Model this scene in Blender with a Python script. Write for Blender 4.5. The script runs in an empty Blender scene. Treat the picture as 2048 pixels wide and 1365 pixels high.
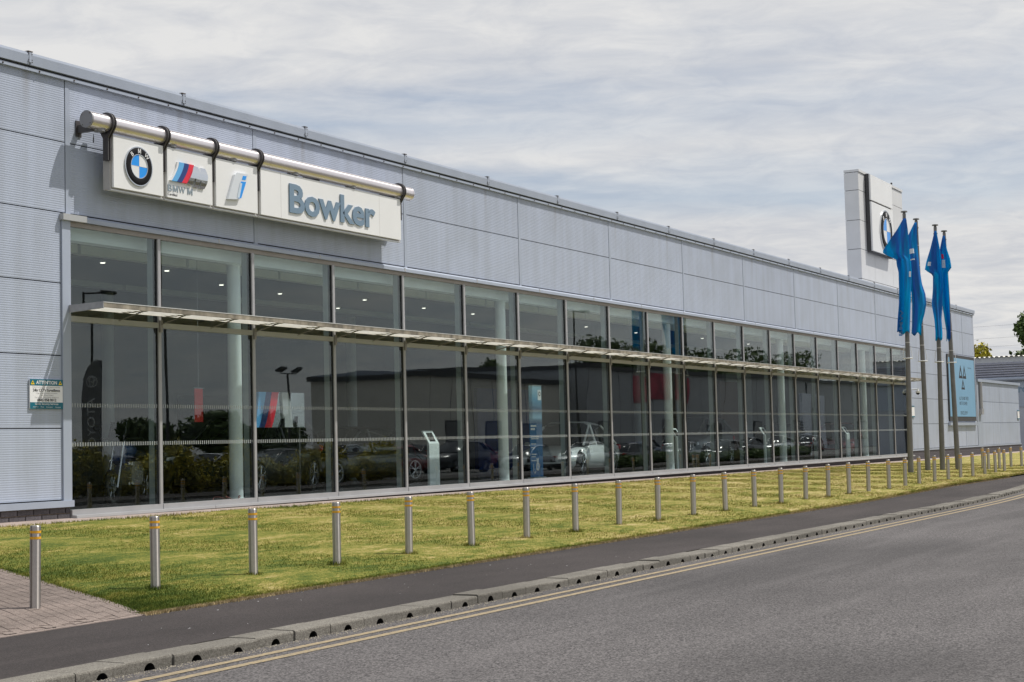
import bpy, bmesh, math, random
import numpy as np
from mathutils import Vector, Matrix
random.seed(7); rng = np.random.default_rng(7)
SC = bpy.context.scene
COL = SC.collection
R = math.radians

# ------------------------------------------------------------------ camera
f_px, yaw, pit, rol = 3148.98, 1.06831, .06489, -.02533
Fv = Vector((math.sin(yaw)*math.cos(pit), math.cos(yaw)*math.cos(pit), math.sin(pit)))
R0 = Vector((math.cos(yaw), -math.sin(yaw), 0)); U0 = R0.cross(Fv)
Rv = R0*math.cos(rol)+U0*math.sin(rol); Uv = -R0*math.sin(rol)+U0*math.cos(rol)
cd = bpy.data.cameras.new('camera'); cam = bpy.data.objects.new('camera', cd); COL.objects.link(cam)
cd.sensor_width = 36; cd.lens = 36*f_px/2048; cd.clip_end = 3000; cd.clip_start = .05
m = Matrix.Identity(4)
for i in range(3):
    m[i][0] = Rv[i]; m[i][1] = Uv[i]; m[i][2] = -Fv[i]
m[2][3] = 1.58
cam.matrix_world = m
SC.camera = cam

# ------------------------------------------------------------------ sun and sky
SUN_DIR = Vector((.755, -.72, 1.733)).normalized()        # towards the sun
sl = bpy.data.lights.new('sun', 'SUN'); sl.energy = 4.3; sl.angle = R(.6); sl.color = (1, .955, .88)
so = bpy.data.objects.new('sun', sl); COL.objects.link(so)
so.rotation_euler = SUN_DIR.to_track_quat('Z', 'Y').to_euler()
so.location = (0, 0, 60)
W = bpy.data.worlds.new('World'); SC.world = W; W.use_nodes = True
SC.view_settings.view_transform = 'Standard'; SC.view_settings.look = 'None'
SC.view_settings.exposure = 0; SC.view_settings.gamma = 1
SC.view_settings.use_curve_mapping = False

class NT:
    """tiny node helper"""
    def __init__(s, tree): s.t = tree; s.n = tree.nodes; s.l = tree.links
    def node(s, typ, **kw):
        n = s.n.new(typ)
        for k, v in kw.items():
            if k.startswith('i_'): n.inputs[k[2:].replace('_', ' ')].default_value = v
            else: setattr(n, k, v)
        return n
    def link(s, a, b): s.l.new(a, b)
    def math(s, op, a, b=None, c=None, clamp=False):
        n = s.n.new('ShaderNodeMath'); n.operation = op; n.use_clamp = clamp
        for i, v in enumerate((a, b, c)):
            if v is None: continue
            if isinstance(v, (int, float)): n.inputs[i].default_value = v
            else: s.link(v, n.inputs[i])
        return n.outputs[0]
    def mix(s, fac, a, b, blend='MIX'):
        n = s.n.new('ShaderNodeMix'); n.data_type = 'RGBA'; n.blend_type = blend
        for i, v in ((0, fac), (6, a), (7, b)):
            if isinstance(v, (int, float)): n.inputs[i].default_value = v
            elif isinstance(v, (tuple, list)): n.inputs[i].default_value = tuple(v)+(1,) if len(v) == 3 else v
            else: s.link(v, n.inputs[i])
        return n.outputs[2]
    def ramp(s, fac, stops):
        n = s.n.new('ShaderNodeValToRGB'); e = n.color_ramp.elements
        while len(e) < len(stops): e.new(.5)
        for k, (p, c) in enumerate(stops):
            e[k].position = p
            e[k].color = (c, c, c, 1) if isinstance(c, (int, float)) else tuple(c)+(1,)
        s.link(fac, n.inputs[0]); return n.outputs[0]
    def noise(s, vec, scale, detail=4, rough=.55, dist=0):
        n = s.n.new('ShaderNodeTexNoise'); n.inputs['Scale'].default_value = scale
        n.inputs['Detail'].default_value = detail; n.inputs['Roughness'].default_value = rough
        n.inputs['Distortion'].default_value = dist
        if vec is not None: s.link(vec, n.inputs['Vector'])
        return n.outputs[0]
    def mapping(s, vec, scale=(1, 1, 1), rot=(0, 0, 0), loc=(0, 0, 0)):
        n = s.n.new('ShaderNodeMapping'); n.inputs['Scale'].default_value = scale
        n.inputs['Rotation'].default_value = rot; n.inputs['Location'].default_value = loc
        s.link(vec, n.inputs['Vector']); return n.outputs[0]

w = NT(W.node_tree); w.n.clear()
out = w.node('ShaderNodeOutputWorld'); bg = w.node('ShaderNodeBackground'); bg.inputs[1].default_value = .1
sky = w.node('ShaderNodeTexSky'); sky.sky_type = 'NISHITA'; sky.sun_disc = False
sky.sun_elevation = math.asin(SUN_DIR.z); sky.sun_rotation = math.atan2(SUN_DIR.x, SUN_DIR.y)
tc = w.node('ShaderNodeTexCoord'); D = tc.outputs['Generated']
sep = w.node('ShaderNodeSeparateXYZ'); w.link(D, sep.inputs[0])
zz = w.math('ADD', w.math('MAXIMUM', sep.outputs[2], 0), .12)
cmb = w.node('ShaderNodeCombineXYZ')
w.link(w.math('DIVIDE', sep.outputs[0], zz), cmb.inputs[0]); w.link(w.math('DIVIDE', sep.outputs[1], zz), cmb.inputs[1])
P = cmb.outputs[0]                                          # the cloud sheet seen in perspective
rotv = w.mapping(P, (1, 1, 1), (0, 0, R(-26)))             # streaks lie across the view
big = w.noise(w.mapping(rotv, (.55, .16, 1), loc=(1.3, 4.2, 0)), 1.0, 5, .5, .6)
fine = w.noise(w.mapping(rotv, (1.5, .8, 1), loc=(7.3, 1.2, 0)), 1.6, 7, .6, .5)
ff = w.noise(w.mapping(rotv, (3.4, 2.6, 1)), 2.4, 6, .62, .6)
cover = w.math('ADD', w.math('MULTIPLY', big, .62), w.math('MULTIPLY', fine, .38))
# a thinner band of cloud with blue showing through, low in the sky
el = sep.outputs[2]
wob = w.math('MULTIPLY', w.math('SUBTRACT', fine, .5), .055)
elw = w.math('ADD', el, wob)
band = w.ramp(elw, [(0.0, 0), (.128, 0), (.150, 1), (.164, .8), (.182, .08), (.204, .85), (.226, 0)])
bandm = w.math('MULTIPLY', band, w.ramp(big, [(.36, 0), (.60, 1)]))
gap = w.math('ADD', w.ramp(cover, [(.38, 0.12), (.48, .02), (.6, 0)]), w.math('MULTIPLY', bandm, .70), clamp=True)
shade = w.ramp(w.math('ADD', w.math('MULTIPLY', fine, .5), w.math('MULTIPLY', ff, .5)), [(.37, (5.9, 6.08, 6.5)), (.49, (6.8, 6.87, 7.05)), (.60, (7.7, 7.66, 7.6))])
hz = w.ramp(el, [(0, (1.0, .99, .975)), (.22, (1.02, 1.02, 1.02)), (.36, (1.0, 1.0, 1.0)), (.5, (.93, .94, .97)), (1, (.85, .88, .95))])
cloud = w.mix(1.0, shade, hz, 'MULTIPLY')
blue = w.mix(1.0, sky.outputs[0], (.62, .8, .95), 'MULTIPLY')
w.link(w.mix(gap, cloud, blue), bg.inputs[0]); w.link(bg.outputs[0], out.inputs[0])

# ------------------------------------------------------------------ materials
def mat(name, col, rough=.6, metal=0, var=.08, scale=3, bump=0, bscale=40, coat=0, spec=.5, emit=None, stretch=(1, 1, 1), rnd=0, col2=None, detail=5):
    if name in bpy.data.materials: return bpy.data.materials[name]
    m = bpy.data.materials.new(name); m.use_nodes = True
    t = NT(m.node_tree); b = t.n['Principled BSDF']
    g = t.node('ShaderNodeTexCoord').outputs['Object'] if rnd else t.node('ShaderNodeNewGeometry').outputs['Position']
    v = t.mapping(g, stretch)
    nz = t.noise(v, scale, detail)
    c2 = col2 or tuple(max(0, c*(1-var)) for c in col)
    c1 = col if col2 else tuple(min(1, c*(1+var)) for c in col)
    c = t.mix(t.ramp(nz, [(.32, 0), (.68, 1)]), c2, c1)
    if rnd:
        oi = t.node('ShaderNodeObjectInfo')
        k = t.math('MULTIPLY_ADD', oi.outputs['Random'], rnd*2, 1-rnd)
        hs = t.node('ShaderNodeHueSaturation'); t.link(c, hs.inputs['Color']); t.link(k, hs.inputs['Value']); c = hs.outputs[0]
    t.link(c, b.inputs['Base Color'])
    b.inputs['Roughness'].default_value = rough; b.inputs['Metallic'].default_value = metal
    b.inputs['Specular IOR Level'].default_value = spec
    if coat: b.inputs['Coat Weight'].default_value = coat; b.inputs['Coat Roughness'].default_value = .04
    if emit: b.inputs['Emission Color'].default_value = tuple(emit[:3])+(1,); b.inputs['Emission Strength'].default_value = emit[3]
    if bump:
        bn = t.node('ShaderNodeBump'); bn.inputs['Strength'].default_value = bump; bn.inputs['Distance'].default_value = .02
        t.link(t.noise(v, bscale, 4), bn.inputs['Height']); t.link(bn.outputs[0], b.inputs['Normal'])
    return m

def panel_mat(name, col):
    """painted metal cladding with faint run-off streaks below the capping"""
    m = bpy.data.materials.new(name); m.use_nodes = True
    t = NT(m.node_tree); b = t.n['Principled BSDF']
    g = t.node('ShaderNodeNewGeometry').outputs['Position']
    st = t.noise(t.mapping(g, (2.2, 1, .12)), 1.5, 5, .6)
    gr = t.noise(g, .9, 5)
    fac = t.math('ADD', t.math('MULTIPLY', st, .6), t.math('MULTIPLY', gr, .4))
    c = t.mix(t.ramp(fac, [(.38, 0), (.58, 1)]), tuple(x*.86 for x in (col[0]*1.01, col[1], col[2]*.97)), col)
    sp = t.node('ShaderNodeSeparateXYZ'); t.link(g, sp.inputs[0])
    # rust runs under each capping joint
    ph = t.math('ABSOLUTE', t.math('SUBTRACT', t.math('FRACT', t.math('DIVIDE', t.math('SUBTRACT', sp.outputs[0], 17.43-1.777), 3.554)), .5))
    run = t.math('MULTIPLY', t.ramp(ph, [(0, 1), (.014, .5), (.028, 0)]), t.ramp(t.math('SUBTRACT', 7.6, sp.outputs[2]), [(0, .8), (.5, .25), (1, 0)]))
    run = t.math('MULTIPLY', run, t.noise(t.mapping(g, (9, 1, .6)), 2.0, 3))
    c = t.mix(run, c, (.20, .17, .135))
    oi = t.node('ShaderNodeObjectInfo'); hs = t.node('ShaderNodeHueSaturation'); t.link(c, hs.inputs['Color']); t.link(t.math('MULTIPLY_ADD', oi.outputs['Random'], .075, .96), hs.inputs['Value']); c = hs.outputs[0]
    t.link(c, b.inputs['Base Color']); b.inputs['Roughness'].default_value = .42
    b.inputs['Specular IOR Level'].default_value = .45
    return m

def asphalt(name, base, light, sc=160, patch=.35, rough=.85):
    m = bpy.data.materials.new(name); m.use_nodes = True
    t = NT(m.node_tree); b = t.n['Principled BSDF']
    g = t.node('ShaderNodeNewGeometry').outputs['Position']
    vo = t.node('ShaderNodeTexVoronoi'); vo.inputs['Scale'].default_value = sc*.62; t.link(g, vo.inputs['Vector'])
    s1 = t.node('ShaderNodeSeparateColor'); t.link(vo.outputs['Color'], s1.inputs[0])
    n1 = t.noise(g, sc*.23, 3, .7); n2 = t.noise(t.mapping(g, (.5, 1.1, 1)), patch, 5, .6); n3 = t.noise(t.mapping(g, (.10, 1.6, 1)), 1.2, 4, .5)
    st = t.math('MULTIPLY_ADD', n1, .5, t.math('MULTIPLY', s1.outputs[0], .5))
    c = t.mix(t.ramp(st, [(.3, 0), (.78, 1)]), base, light)
    c = t.mix(t.ramp(n2, [(.40, .0), (.62, .50)]), c, tuple(x*.55 for x in base))
    n4 = t.noise(g, 24, 3, .7)
    c = t.mix(t.ramp(n4, [(.35, .22), (.52, 0)]), c, tuple(x*.5 for x in base))
    c = t.mix(t.ramp(n3, [(.5, 0), (.72, .22)]), c, tuple(x*1.05 for x in light))
    t.link(c, b.inputs['Base Color']); b.inputs['Roughness'].default_value = rough; b.inputs['Specular IOR Level'].default_value = .35
    bn = t.node('ShaderNodeBump'); bn.inputs['Strength'].default_value = .55; bn.inputs['Distance'].default_value = .006
    t.link(st, bn.inputs['Height']); t.link(bn.outputs[0], b.inputs['Normal'])
    return m

M_panel = panel_mat('cladding_silver', (.408, .456, .565))
M_trim = mat('trim_silver', (.355, .398, .485), .4, 0, .05, 2, stretch=(1, 1, .3))
M_trim_light = mat('trim_pale', (.40, .408, .42), .42, 0, .06, 2)
M_frame = mat('frame_aluminium', (.37, .368, .38), .4, .15, .08, 2)
M_head = mat('frame_head', (.30, .27, .255), .6, 0, .08, 3)
M_dark = mat('dark_gap', (.025, .026, .03), .8)
M_rivet = mat('rivet_dark', (.08, .06, .05), .6)
M_canopy = mat('canopy_weathered', (.27, .24, .195), .65, .1, .5, 3.5, stretch=(1.6, 1, .8), bump=.1, detail=9)
M_canopy_top = mat('canopy_edge', (.62, .63, .62), .35, .3, .05)
M_blade = mat('louvre_white', (.70, .69, .655), .45, 0, .05, 2)
M_arm = mat('canopy_arm_metal', (.27, .26, .25), .5, .3, .1)
M_brick = mat('brick_blue', (.085, .078, .088), .75, 0, .25, 30, bump=.3, bscale=120, rnd=.25)
M_mortar = mat('mortar', (.30, .235, .18), .9)
M_plinth = mat('plinth_far', (.075, .068, .076), .8, 0, .2, 8)
M_conc = mat('paving_strip_concrete', (.34, .275, .245), .85, 0, .12, 6, bump=.25, bscale=90)
M_kerb = mat('kerb_concrete', (.185, .168, .138), .9, 0, .42, 5, bump=.5, bscale=120, rnd=.09)
M_hole = mat('drain_dark', (.012, .011, .010), .9)
M_paver = mat('block_paver', (.245, .192, .168), .88, 0, .16, 22, bump=.5, bscale=150, rnd=.13)
M_joint = mat('joint_sand', (.085, .065, .048), .95, 0, .3, 30)
M_kerb = asphalt('kerb_concrete_speckled', (.125, .115, .098), (.285, .268, .235), 230, .8, .9)
M_paver = asphalt('block_paver_speckled', (.155, .125, .11), (.33, .268, .236), 260, 1.3, .9)
M_road = asphalt('road_asphalt', (.036, .033, .034), (.195, .182, .181), 130, .22)
M_path = asphalt('path_asphalt', (.027, .0225, .022), (.082, .069, .067), 210, .5, .9)
M_yard = asphalt('yard_asphalt', (.07, .068, .066), (.15, .145, .14), 60)
M_ground = mat('rough_ground', (.10, .10, .05), .95, 0, .3, .3)
M_band = mat('reflective_orange', (.78, .40, .02), .45, 0, .06)
M_pole = mat('flagpole_grey', (.17, .165, .155), .5, .1, .12, 4)
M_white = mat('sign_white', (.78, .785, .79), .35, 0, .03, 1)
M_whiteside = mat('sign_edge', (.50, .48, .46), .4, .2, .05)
M_chrome = mat('chrome', (.80, .755, .765), .40, .85, .03, 1)
M_chromed = mat('emblem_chrome', (.62, .64, .66), .2, 1, .03, 1)
M_hanger = mat('hanger_dark', (.062, .057, .06), .45, 0, .1)
M_cap = mat('tube_cap_grey', (.27, .27, .285), .5, .2, .08)
M_black = mat('gloss_black', (.010, .010, .012), .6, 0, .05, spec=.15)
M_blue = mat('emblem_blue', (.012, .29, .84), .3, 0, .02)
M_ltblue = mat('stripe_light_blue', (.12, .40, .75), .35, 0, .02)
M_navy = mat('stripe_navy', (.015, .045, .20), .35, 0, .02)
M_red = mat('stripe_red', (.72, .02, .05), .35, 0, .02)
M_letter = mat('lettering_blue_grey', (.17, .25, .34), .4, 0, .03)
M_letter_grey = mat('lettering_grey', (.28, .34, .39), .4, .2, .03)
M_ink = mat('ink_black', (.02, .02, .025), .6)
M_teal = mat('notice_teal', (.0, .13, .19), .45, 0, .04)
M_yellow = mat('warning_yellow', (.85, .62, .02), .5)
M_paper = mat('notice_white', (.78, .78, .80), .5, 0, .02)
M_tower = mat('tower_panel', (.64, .645, .655), .5, 0, .05, 1)
M_louvre = mat('far_cladding', (.44, .46, .52), .5, 0, .06, .4)
M_roofw = mat('far_roof_white', (.74, .72, .66), .6, 0, .06, 1)
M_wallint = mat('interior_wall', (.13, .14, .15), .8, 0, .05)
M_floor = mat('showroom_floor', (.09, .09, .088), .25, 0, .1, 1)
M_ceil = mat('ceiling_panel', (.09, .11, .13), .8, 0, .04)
M_colm = mat('column_white', (.84, .88, .86), .4, 0, .04)
M_fin = mat('fin_white', (.34, .38, .38), .5, 0, .04)
M_light = mat('lamp_glow', (1, .95, .85), .5, emit=(1, .93, .8, 3.5))
M_tyre = mat('tyre', (.012, .012, .012), .8)
M_rim = mat('alloy', (.5, .5, .52), .25, .9)
M_carglass = mat('car_glass', (.01, .012, .014), .05, 0, .01, 1, spec=.8)
M_lampglass = mat('headlamp', (.6, .62, .65), .1, .3)
M_redlamp = mat('tail_lamp', (.45, .01, .01), .2)
M_wood = mat('door_brown', (.10, .05, .03), .6)
M_bark = mat('bark', (.10, .075, .055), .9, 0, .25, 9, bump=.4)
M_cream = mat('cream_cladding', (.78, .75, .66), .6, 0, .05, 1)
M_greyclad = mat('grey_cladding', (.42, .43, .44), .6, 0, .05, 1)
M_fascia = mat('dark_fascia', (.05, .05, .055), .6)
M_redpanel = mat('red_graphic', (.38, .05, .08), .6, 0, .5, .8)
M_shutter = mat('shutter_white', (.72, .75, .82), .5)
M_lamp_post = mat('lamp_post_dark', (.05, .05, .05), .5)
M_mesh = mat('cable', (.03, .03, .03), .6)

def brush(m, axis, an, rough):
    t = NT(m.node_tree); b = t.n['Principled BSDF']; tg = t.node('ShaderNodeTangent'); tg.direction_type = 'RADIAL'; tg.axis = axis
    t.link(tg.outputs[0], b.inputs['Tangent']); b.inputs['Anisotropic'].default_value = an; b.inputs['Anisotropic Rotation'].default_value = .25; b.inputs['Roughness'].default_value = rough
M_steel = mat('brushed_steel_round', (.50, .47, .445), .36, 1.0, .05, 30); brush(M_steel, 'Z', .92, .42); brush(M_chrome, 'X', .5, .36)
def glass_mat():
    m = bpy.data.materials.new('window_glass'); m.use_nodes = True
    t = NT(m.node_tree); t.n.clear()
    o = t.node('ShaderNodeOutputMaterial'); mx = t.node('ShaderNodeMixShader')
    tr = t.node('ShaderNodeBsdfTransparent'); tr.inputs[0].default_value = (.89, .935, .94, 1)
    gl = t.node('ShaderNodeBsdfGlossy'); gl.inputs['Roughness'].default_value = 0.0; gl.inputs[0].default_value = (.96, 1, 1, 1)
    ge = t.node('ShaderNodeNewGeometry')
    dt = t.node('ShaderNodeVectorMath'); dt.operation = 'DOT_PRODUCT'
    t.link(ge.outputs['Incoming'], dt.inputs[0]); t.link(ge.outputs['True Normal'], dt.inputs[1])
    c = t.math('ABSOLUTE', dt.outputs['Value'])
    sch = t.math('POWER', t.math('SUBTRACT', 1, c), 5)
    fr = t.math('MULTIPLY_ADD', sch, .72, .060, clamp=True)
    bn = t.node('ShaderNodeBump'); bn.inputs['Strength'].default_value = .02; bn.inputs['Distance'].default_value = .1
    t.link(t.noise(t.mapping(ge.outputs['Position'], (1, 1, .5)), .9, 1), bn.inputs['Height']); t.link(bn.outputs[0], gl.inputs['Normal'])
    t.link(fr, mx.inputs[0]); t.link(tr.outputs[0], mx.inputs[1]); t.link(gl.outputs[0], mx.inputs[2]); t.link(mx.outputs[0], o.inputs[0])
    return m
M_glass = glass_mat()

def strip_mat():
    """printed film on the glass: a row of short pale dashes"""
    m = bpy.data.materials.new('manifestation_film'); m.use_nodes = True
    t = NT(m.node_tree); t.n.clear(); o = t.node('ShaderNodeOutputMaterial'); mx = t.node('ShaderNodeMixShader')
    tr = t.node('ShaderNodeBsdfTransparent'); df = t.node('ShaderNodeBsdfDiffuse'); df.inputs[0].default_value = (.62, .66, .66, 1)
    sp = t.node('ShaderNodeSeparateXYZ'); t.link(t.node('ShaderNodeNewGeometry').outputs['Position'], sp.inputs[0])
    fr = t.math('FRACT', t.math('MULTIPLY', sp.outputs[0], 18.0))
    fac = t.math('MULTIPLY', t.math('GREATER_THAN', fr, .5), .42)
    t.link(fac, mx.inputs[0]); t.link(tr.outputs[0], mx.inputs[1]); t.link(df.outputs[0], mx.inputs[2]); t.link(mx.outputs[0], o.inputs[0])
    return m
M_film = strip_mat()

def grass_mat(name, blades=False):
    m = bpy.data.materials.new(name); m.use_nodes = True
    t = NT(m.node_tree); b = t.n['Principled BSDF']
    g = t.node('ShaderNodeNewGeometry').outputs['Position']
    mow = t.noise(t.mapping(g, (.5, 1.25, .1), (0, 0, R(8))), 2.6, 7, .66)
    pat = t.noise(t.mapping(g, (1, 1.2, .1)), .55, 4, .55)
    fin = t.noise(g, 34 if not blades else 60, 3, .7)
    mid = t.noise(t.mapping(g, (.9, 1.8, .3)), 8.5, 5, .7)
    k = t.math('ADD', t.math('ADD', t.math('MULTIPLY', mow, .30), t.math('MULTIPLY', pat, .18)), t.math('ADD', t.math('MULTIPLY', mid, .24), t.math('MULTIPLY', fin, .28)))
    sp = t.node('ShaderNodeSeparateXYZ'); t.link(g, sp.inputs[0])
    # the near-left part of the lawn is greener than the dry far part
    dry = t.ramp(t.math('MULTIPLY', t.math('SUBTRACT', sp.outputs[0], 10), 1/28), [(0, -.0), (.3, .055), (1, .085)])
    k = t.math('ADD', k, t.math('SUBTRACT', dry, .068))
    c = t.ramp(k, [(.40, (.068, .105, .018)), (.45, (.14, .17, .030)), (.49, (.235, .225, .045)), (.53, (.36, .305, .095)), (.575, (.52, .42, .21))])
    # dry soil rim beside the path
    t.link(c, b.inputs['Base Color']); b.inputs['Roughness'].default_value = .85; b.inputs['Specular IOR Level'].default_value = .15
    if not blades:
        bn = t.node('ShaderNodeBump'); bn.inputs['Strength'].default_value = .9; bn.inputs['Distance'].default_value = .03
        t.link(t.noise(g, 55, 4, .7), bn.inputs['Height']); t.link(bn.outputs[0], b.inputs['Normal'])
    return m
M_lawn = grass_mat('lawn_turf'); M_blades = grass_mat('grass_blades', True)
M_drygrass = mat('dry_grass_edge', (.36, .28, .15), .9, 0, .4, 12)

def leaf_mat(name, c1, c2, sc=1.2):
    m = bpy.data.materials.new(name); m.use_nodes = True
    t = NT(m.node_tree); b = t.n['Principled BSDF']
    g = t.node('ShaderNodeNewGeometry').outputs['Position']
    k = t.math('ADD', t.math('MULTIPLY', t.noise(g, sc, 3), .6), t.math('MULTIPLY', t.noise(g, sc*9, 2), .4))
    t.link(t.ramp(k, [(.38, c1), (.62, c2)]), b.inputs['Base Color'])
    b.inputs['Roughness'].default_value = .6; b.inputs['Specular IOR Level'].default_value = .25
    return m
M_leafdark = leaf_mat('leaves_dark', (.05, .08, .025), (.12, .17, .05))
M_leafmid = leaf_mat('leaves_mid', (.03, .06, .015), (.10, .15, .035))
M_leafyel = leaf_mat('leaves_golden', (.16, .16, .015), (.62, .52, .05))
def flag_mat():
    m = bpy.data.materials.new('flag_cloth'); m.use_nodes = True
    t = NT(m.node_tree); t.n.clear(); o = t.node('ShaderNodeOutputMaterial'); ad = t.node('ShaderNodeMixShader'); ad.inputs[0].default_value = .45
    c = (.012, .16, .43, 1)
    d = t.node('ShaderNodeBsdfDiffuse'); tr = t.node('ShaderNodeBsdfTranslucent')
    g = t.node('ShaderNodeNewGeometry').outputs['Position']
    cc = t.mix(t.ramp(t.noise(t.mapping(g, (1, 2.5, .25)), 1.6, 2), [(.42, 0), (.58, 1)]), (.05, .20, .56), (.01, .44, .78))
    t.link(cc, d.inputs[0]); t.link(cc, tr.inputs[0])
    t.link(d.outputs[0], ad.inputs[1]); t.link(tr.outputs[0], ad.inputs[2]); t.link(ad.outputs[0], o.inputs[0])
    return m
M_flag = flag_mat()
M_flagwhite = mat('flag_white', (.62, .68, .75), .7)

# ------------------------------------------------------------------ object helpers
def link(o, parent=None):
    COL.objects.link(o)
    if parent is not None: o.parent = parent
    return o
def tag(o, label=None, cat=None, group=None, kind=None):
    for k, v in (('label', label), ('category', cat), ('group', group), ('kind', kind)):
        if v: o[k] = v
    return o
def empty(name, loc, label, cat, group=None):
    o = bpy.data.objects.new(name, None); o.location = loc; link(o); o.empty_display_size = .3
    return tag(o, label, cat, group)
def obj(name, bm, mats, parent=None, loc=(0, 0, 0), smooth=False):
    me = bpy.data.meshes.new(name)
    if isinstance(bm, bmesh.types.BMesh):
        if smooth:
            for f in bm.faces: f.smooth = True
        bm.to_mesh(me); bm.free()
    else: me = bm
    for mm in (mats if isinstance(mats, (list, tuple)) else [mats]): me.materials.append(mm)
    o = bpy.data.objects.new(name, me); o.location = loc
    return link(o, parent)
def inst(name, me, parent=None, loc=(0, 0, 0), rz=0, sc=(1, 1, 1)):
    o = bpy.data.objects.new(name, me); o.location = loc; o.rotation_euler = (0, 0, rz); o.scale = sc
    return link(o, parent)
def copy_tree(o, parent=None):
    c = o.copy(); link(c, parent)
    for ch in list(o.children): copy_tree(ch, c)
    return c
def B(): return bmesh.new()
def box(bm, x0, x1, y0, y1, z0, z1, mi=0):
    v = [bm.verts.new(p) for p in ((x0, y0, z0), (x1, y0, z0), (x1, y1, z0), (x0, y1, z0), (x0, y0, z1), (x1, y0, z1), (x1, y1, z1), (x0, y1, z1))]
    for q in ((0, 3, 2, 1), (4, 5, 6, 7), (0, 1, 5, 4), (1, 2, 6, 5), (2, 3, 7, 6), (3, 0, 4, 7)):
        bm.faces.new([v[i] for i in q]).material_index = mi
    return bm
def boxo(name, ext, mt, parent=None, bevel=0):
    x0, x1, y0, y1, z0, z1 = ext
    bm = box(B(), x0, x1, y0, y1, z0, z1)
    if bevel: bmesh.ops.bevel(bm, geom=bm.edges[:], offset=bevel, segments=2, affect='EDGES')
    return obj(name, bm, mt, parent)
def tube(bm, p0, p1, r0, r1=None, n=16, cap=True, mi=0, smooth=True):
    r1 = r0 if r1 is None else r1
    p0, p1 = Vector(p0), Vector(p1); d = (p1-p0).normalized()
    a = d.orthogonal().normalized(); b = d.cross(a)
    A = [bm.verts.new(p0+r0*(math.cos(t)*a+math.sin(t)*b)) for t in [2*math.pi*i/n for i in range(n)]]
    Bv = [bm.verts.new(p1+r1*(math.cos(t)*a+math.sin(t)*b)) for t in [2*math.pi*i/n for i in range(n)]]
    for i in range(n):
        f = bm.faces.new((A[i], A[(i+1) % n], Bv[(i+1) % n], Bv[i])); f.smooth = smooth; f.material_index = mi
    if cap:
        for f in (bm.faces.new(A[::-1]), bm.faces.new(Bv)):
            f.material_index = mi; f.smooth = False
            for e in f.edges: e.smooth = False
    return bm
def path_tube(bm, pts, r, n=8):
    for a, b in zip(pts[:-1], pts[1:]): tube(bm, a, b, r, r, n)
    return bm
def prism_xz(bm, pts, y0, y1, mi=0):
    """polygon in the x-z plane given as seen from -Y, extruded in y"""
    a = [bm.verts.new((x, y0, z)) for x, z in pts]; b = [bm.verts.new((x, y1, z)) for x, z in pts]
    n = len(pts)
    fs = [bm.faces.new(a), bm.faces.new(b[::-1])]
    for i in range(n): fs.append(bm.faces.new((a[i], b[i], b[(i+1) % n], a[(i+1) % n])))
    for f in fs: f.material_index = mi
    bmesh.ops.recalc_face_normals(bm, faces=fs)
    return bm
def ring_xz(bm, cx, cz, r0, r1, y0, y1, a0=0, a1=2*math.pi, n=40, mi=0):
    """annular sector (r0 may be 0) facing -Y"""
    full = abs(a1-a0-2*math.pi) < 1e-6
    k = n if full else n+1
    A = [a0+(a1-a0)*i/n for i in range(k)]
    def row(r, y): return [bm.verts.new((cx+r*math.cos(t), y, cz+r*math.sin(t))) for t in A]
    of, ob = row(r1, y0), row(r1, y1)
    fs = []
    if r0 > 0:
        jf, jb = row(r0, y0), row(r0, y1)
    else:
        c0, c1 = bm.verts.new((cx, y0, cz)), bm.verts.new((cx, y1, cz))
    rngk = range(k if full else k-1)
    for i in rngk:
        j = (i+1) % k
        fs.append(bm.faces.new((of[i], of[j], ob[j], ob[i])))
        if r0 > 0:
            fs += [bm.faces.new((of[i], jf[i], jf[j], of[j])), bm.faces.new((jf[i], jb[i], jb[j], jf[j]))]
        else: fs.append(bm.faces.new((of[i], c0, of[j])))
    for f in fs: f.material_index = mi
    bmesh.ops.recalc_face_normals(bm, faces=fs)
    return bm
def sphere(bm, c, r, sc=(1, 1, 1), seg=12, mi=0):
    mtx = Matrix.Translation(c) @ Matrix.Diagonal((r*sc[0], r*sc[1], r*sc[2], 1))
    g = bmesh.ops.create_uvsphere(bm, u_segments=seg, v_segments=max(6, seg//2), radius=1, matrix=mtx)
    for v in g['verts']:
        for f in v.link_faces: f.smooth = True; f.material_index = mi
    return bm
def fill_xz(bm, pts, y, mi=0, flip=False):
    v = [bm.verts.new((x, y, z)) for x, z in pts]
    f = bm.faces.new(v if not flip else v[::-1]); f.material_index = mi; return f

_txt = {}
def text_mesh(s, depth=.01, bold=0.0, res=3, spacing=1.0):
    key = (s, depth, bold, res, spacing)
    if key in _txt: return _txt[key]
    cu = bpy.data.curves.new('t', 'FONT'); cu.body = s; cu.extrude = 0; cu.offset = bold; cu.resolution_u = res
    cu.space_character = spacing
    o = bpy.data.objects.new('t', cu); COL.objects.link(o)
    dg = bpy.context.evaluated_depsgraph_get(); me = bpy.data.meshes.new_from_object(o.evaluated_get(dg))
    bpy.data.objects.remove(o)
    co = np.array([v.co[:] for v in me.vertices]) if len(me.vertices) else np.zeros((1, 3))
    _txt[key] = (me, co.min(0), co.max(0)); return _txt[key]
def glyph_m():
    pts = [(0, 0), (0, 1), (.25, 1), (.5, .36), (.75, 1), (1, 1), (1, 0), (.80, 0), (.80, .66), (.575, .08), (.425, .08), (.20, .66), (.20, 0)]
    me = bpy.data.meshes.new('m'); me.from_pydata([(x*.92, y, 0) for x, y in pts], [], [tuple(range(len(pts)))[::-1]]); me.update()
    return me, np.array((0, 0, 0)), np.array((.92, 1, 0))
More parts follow.
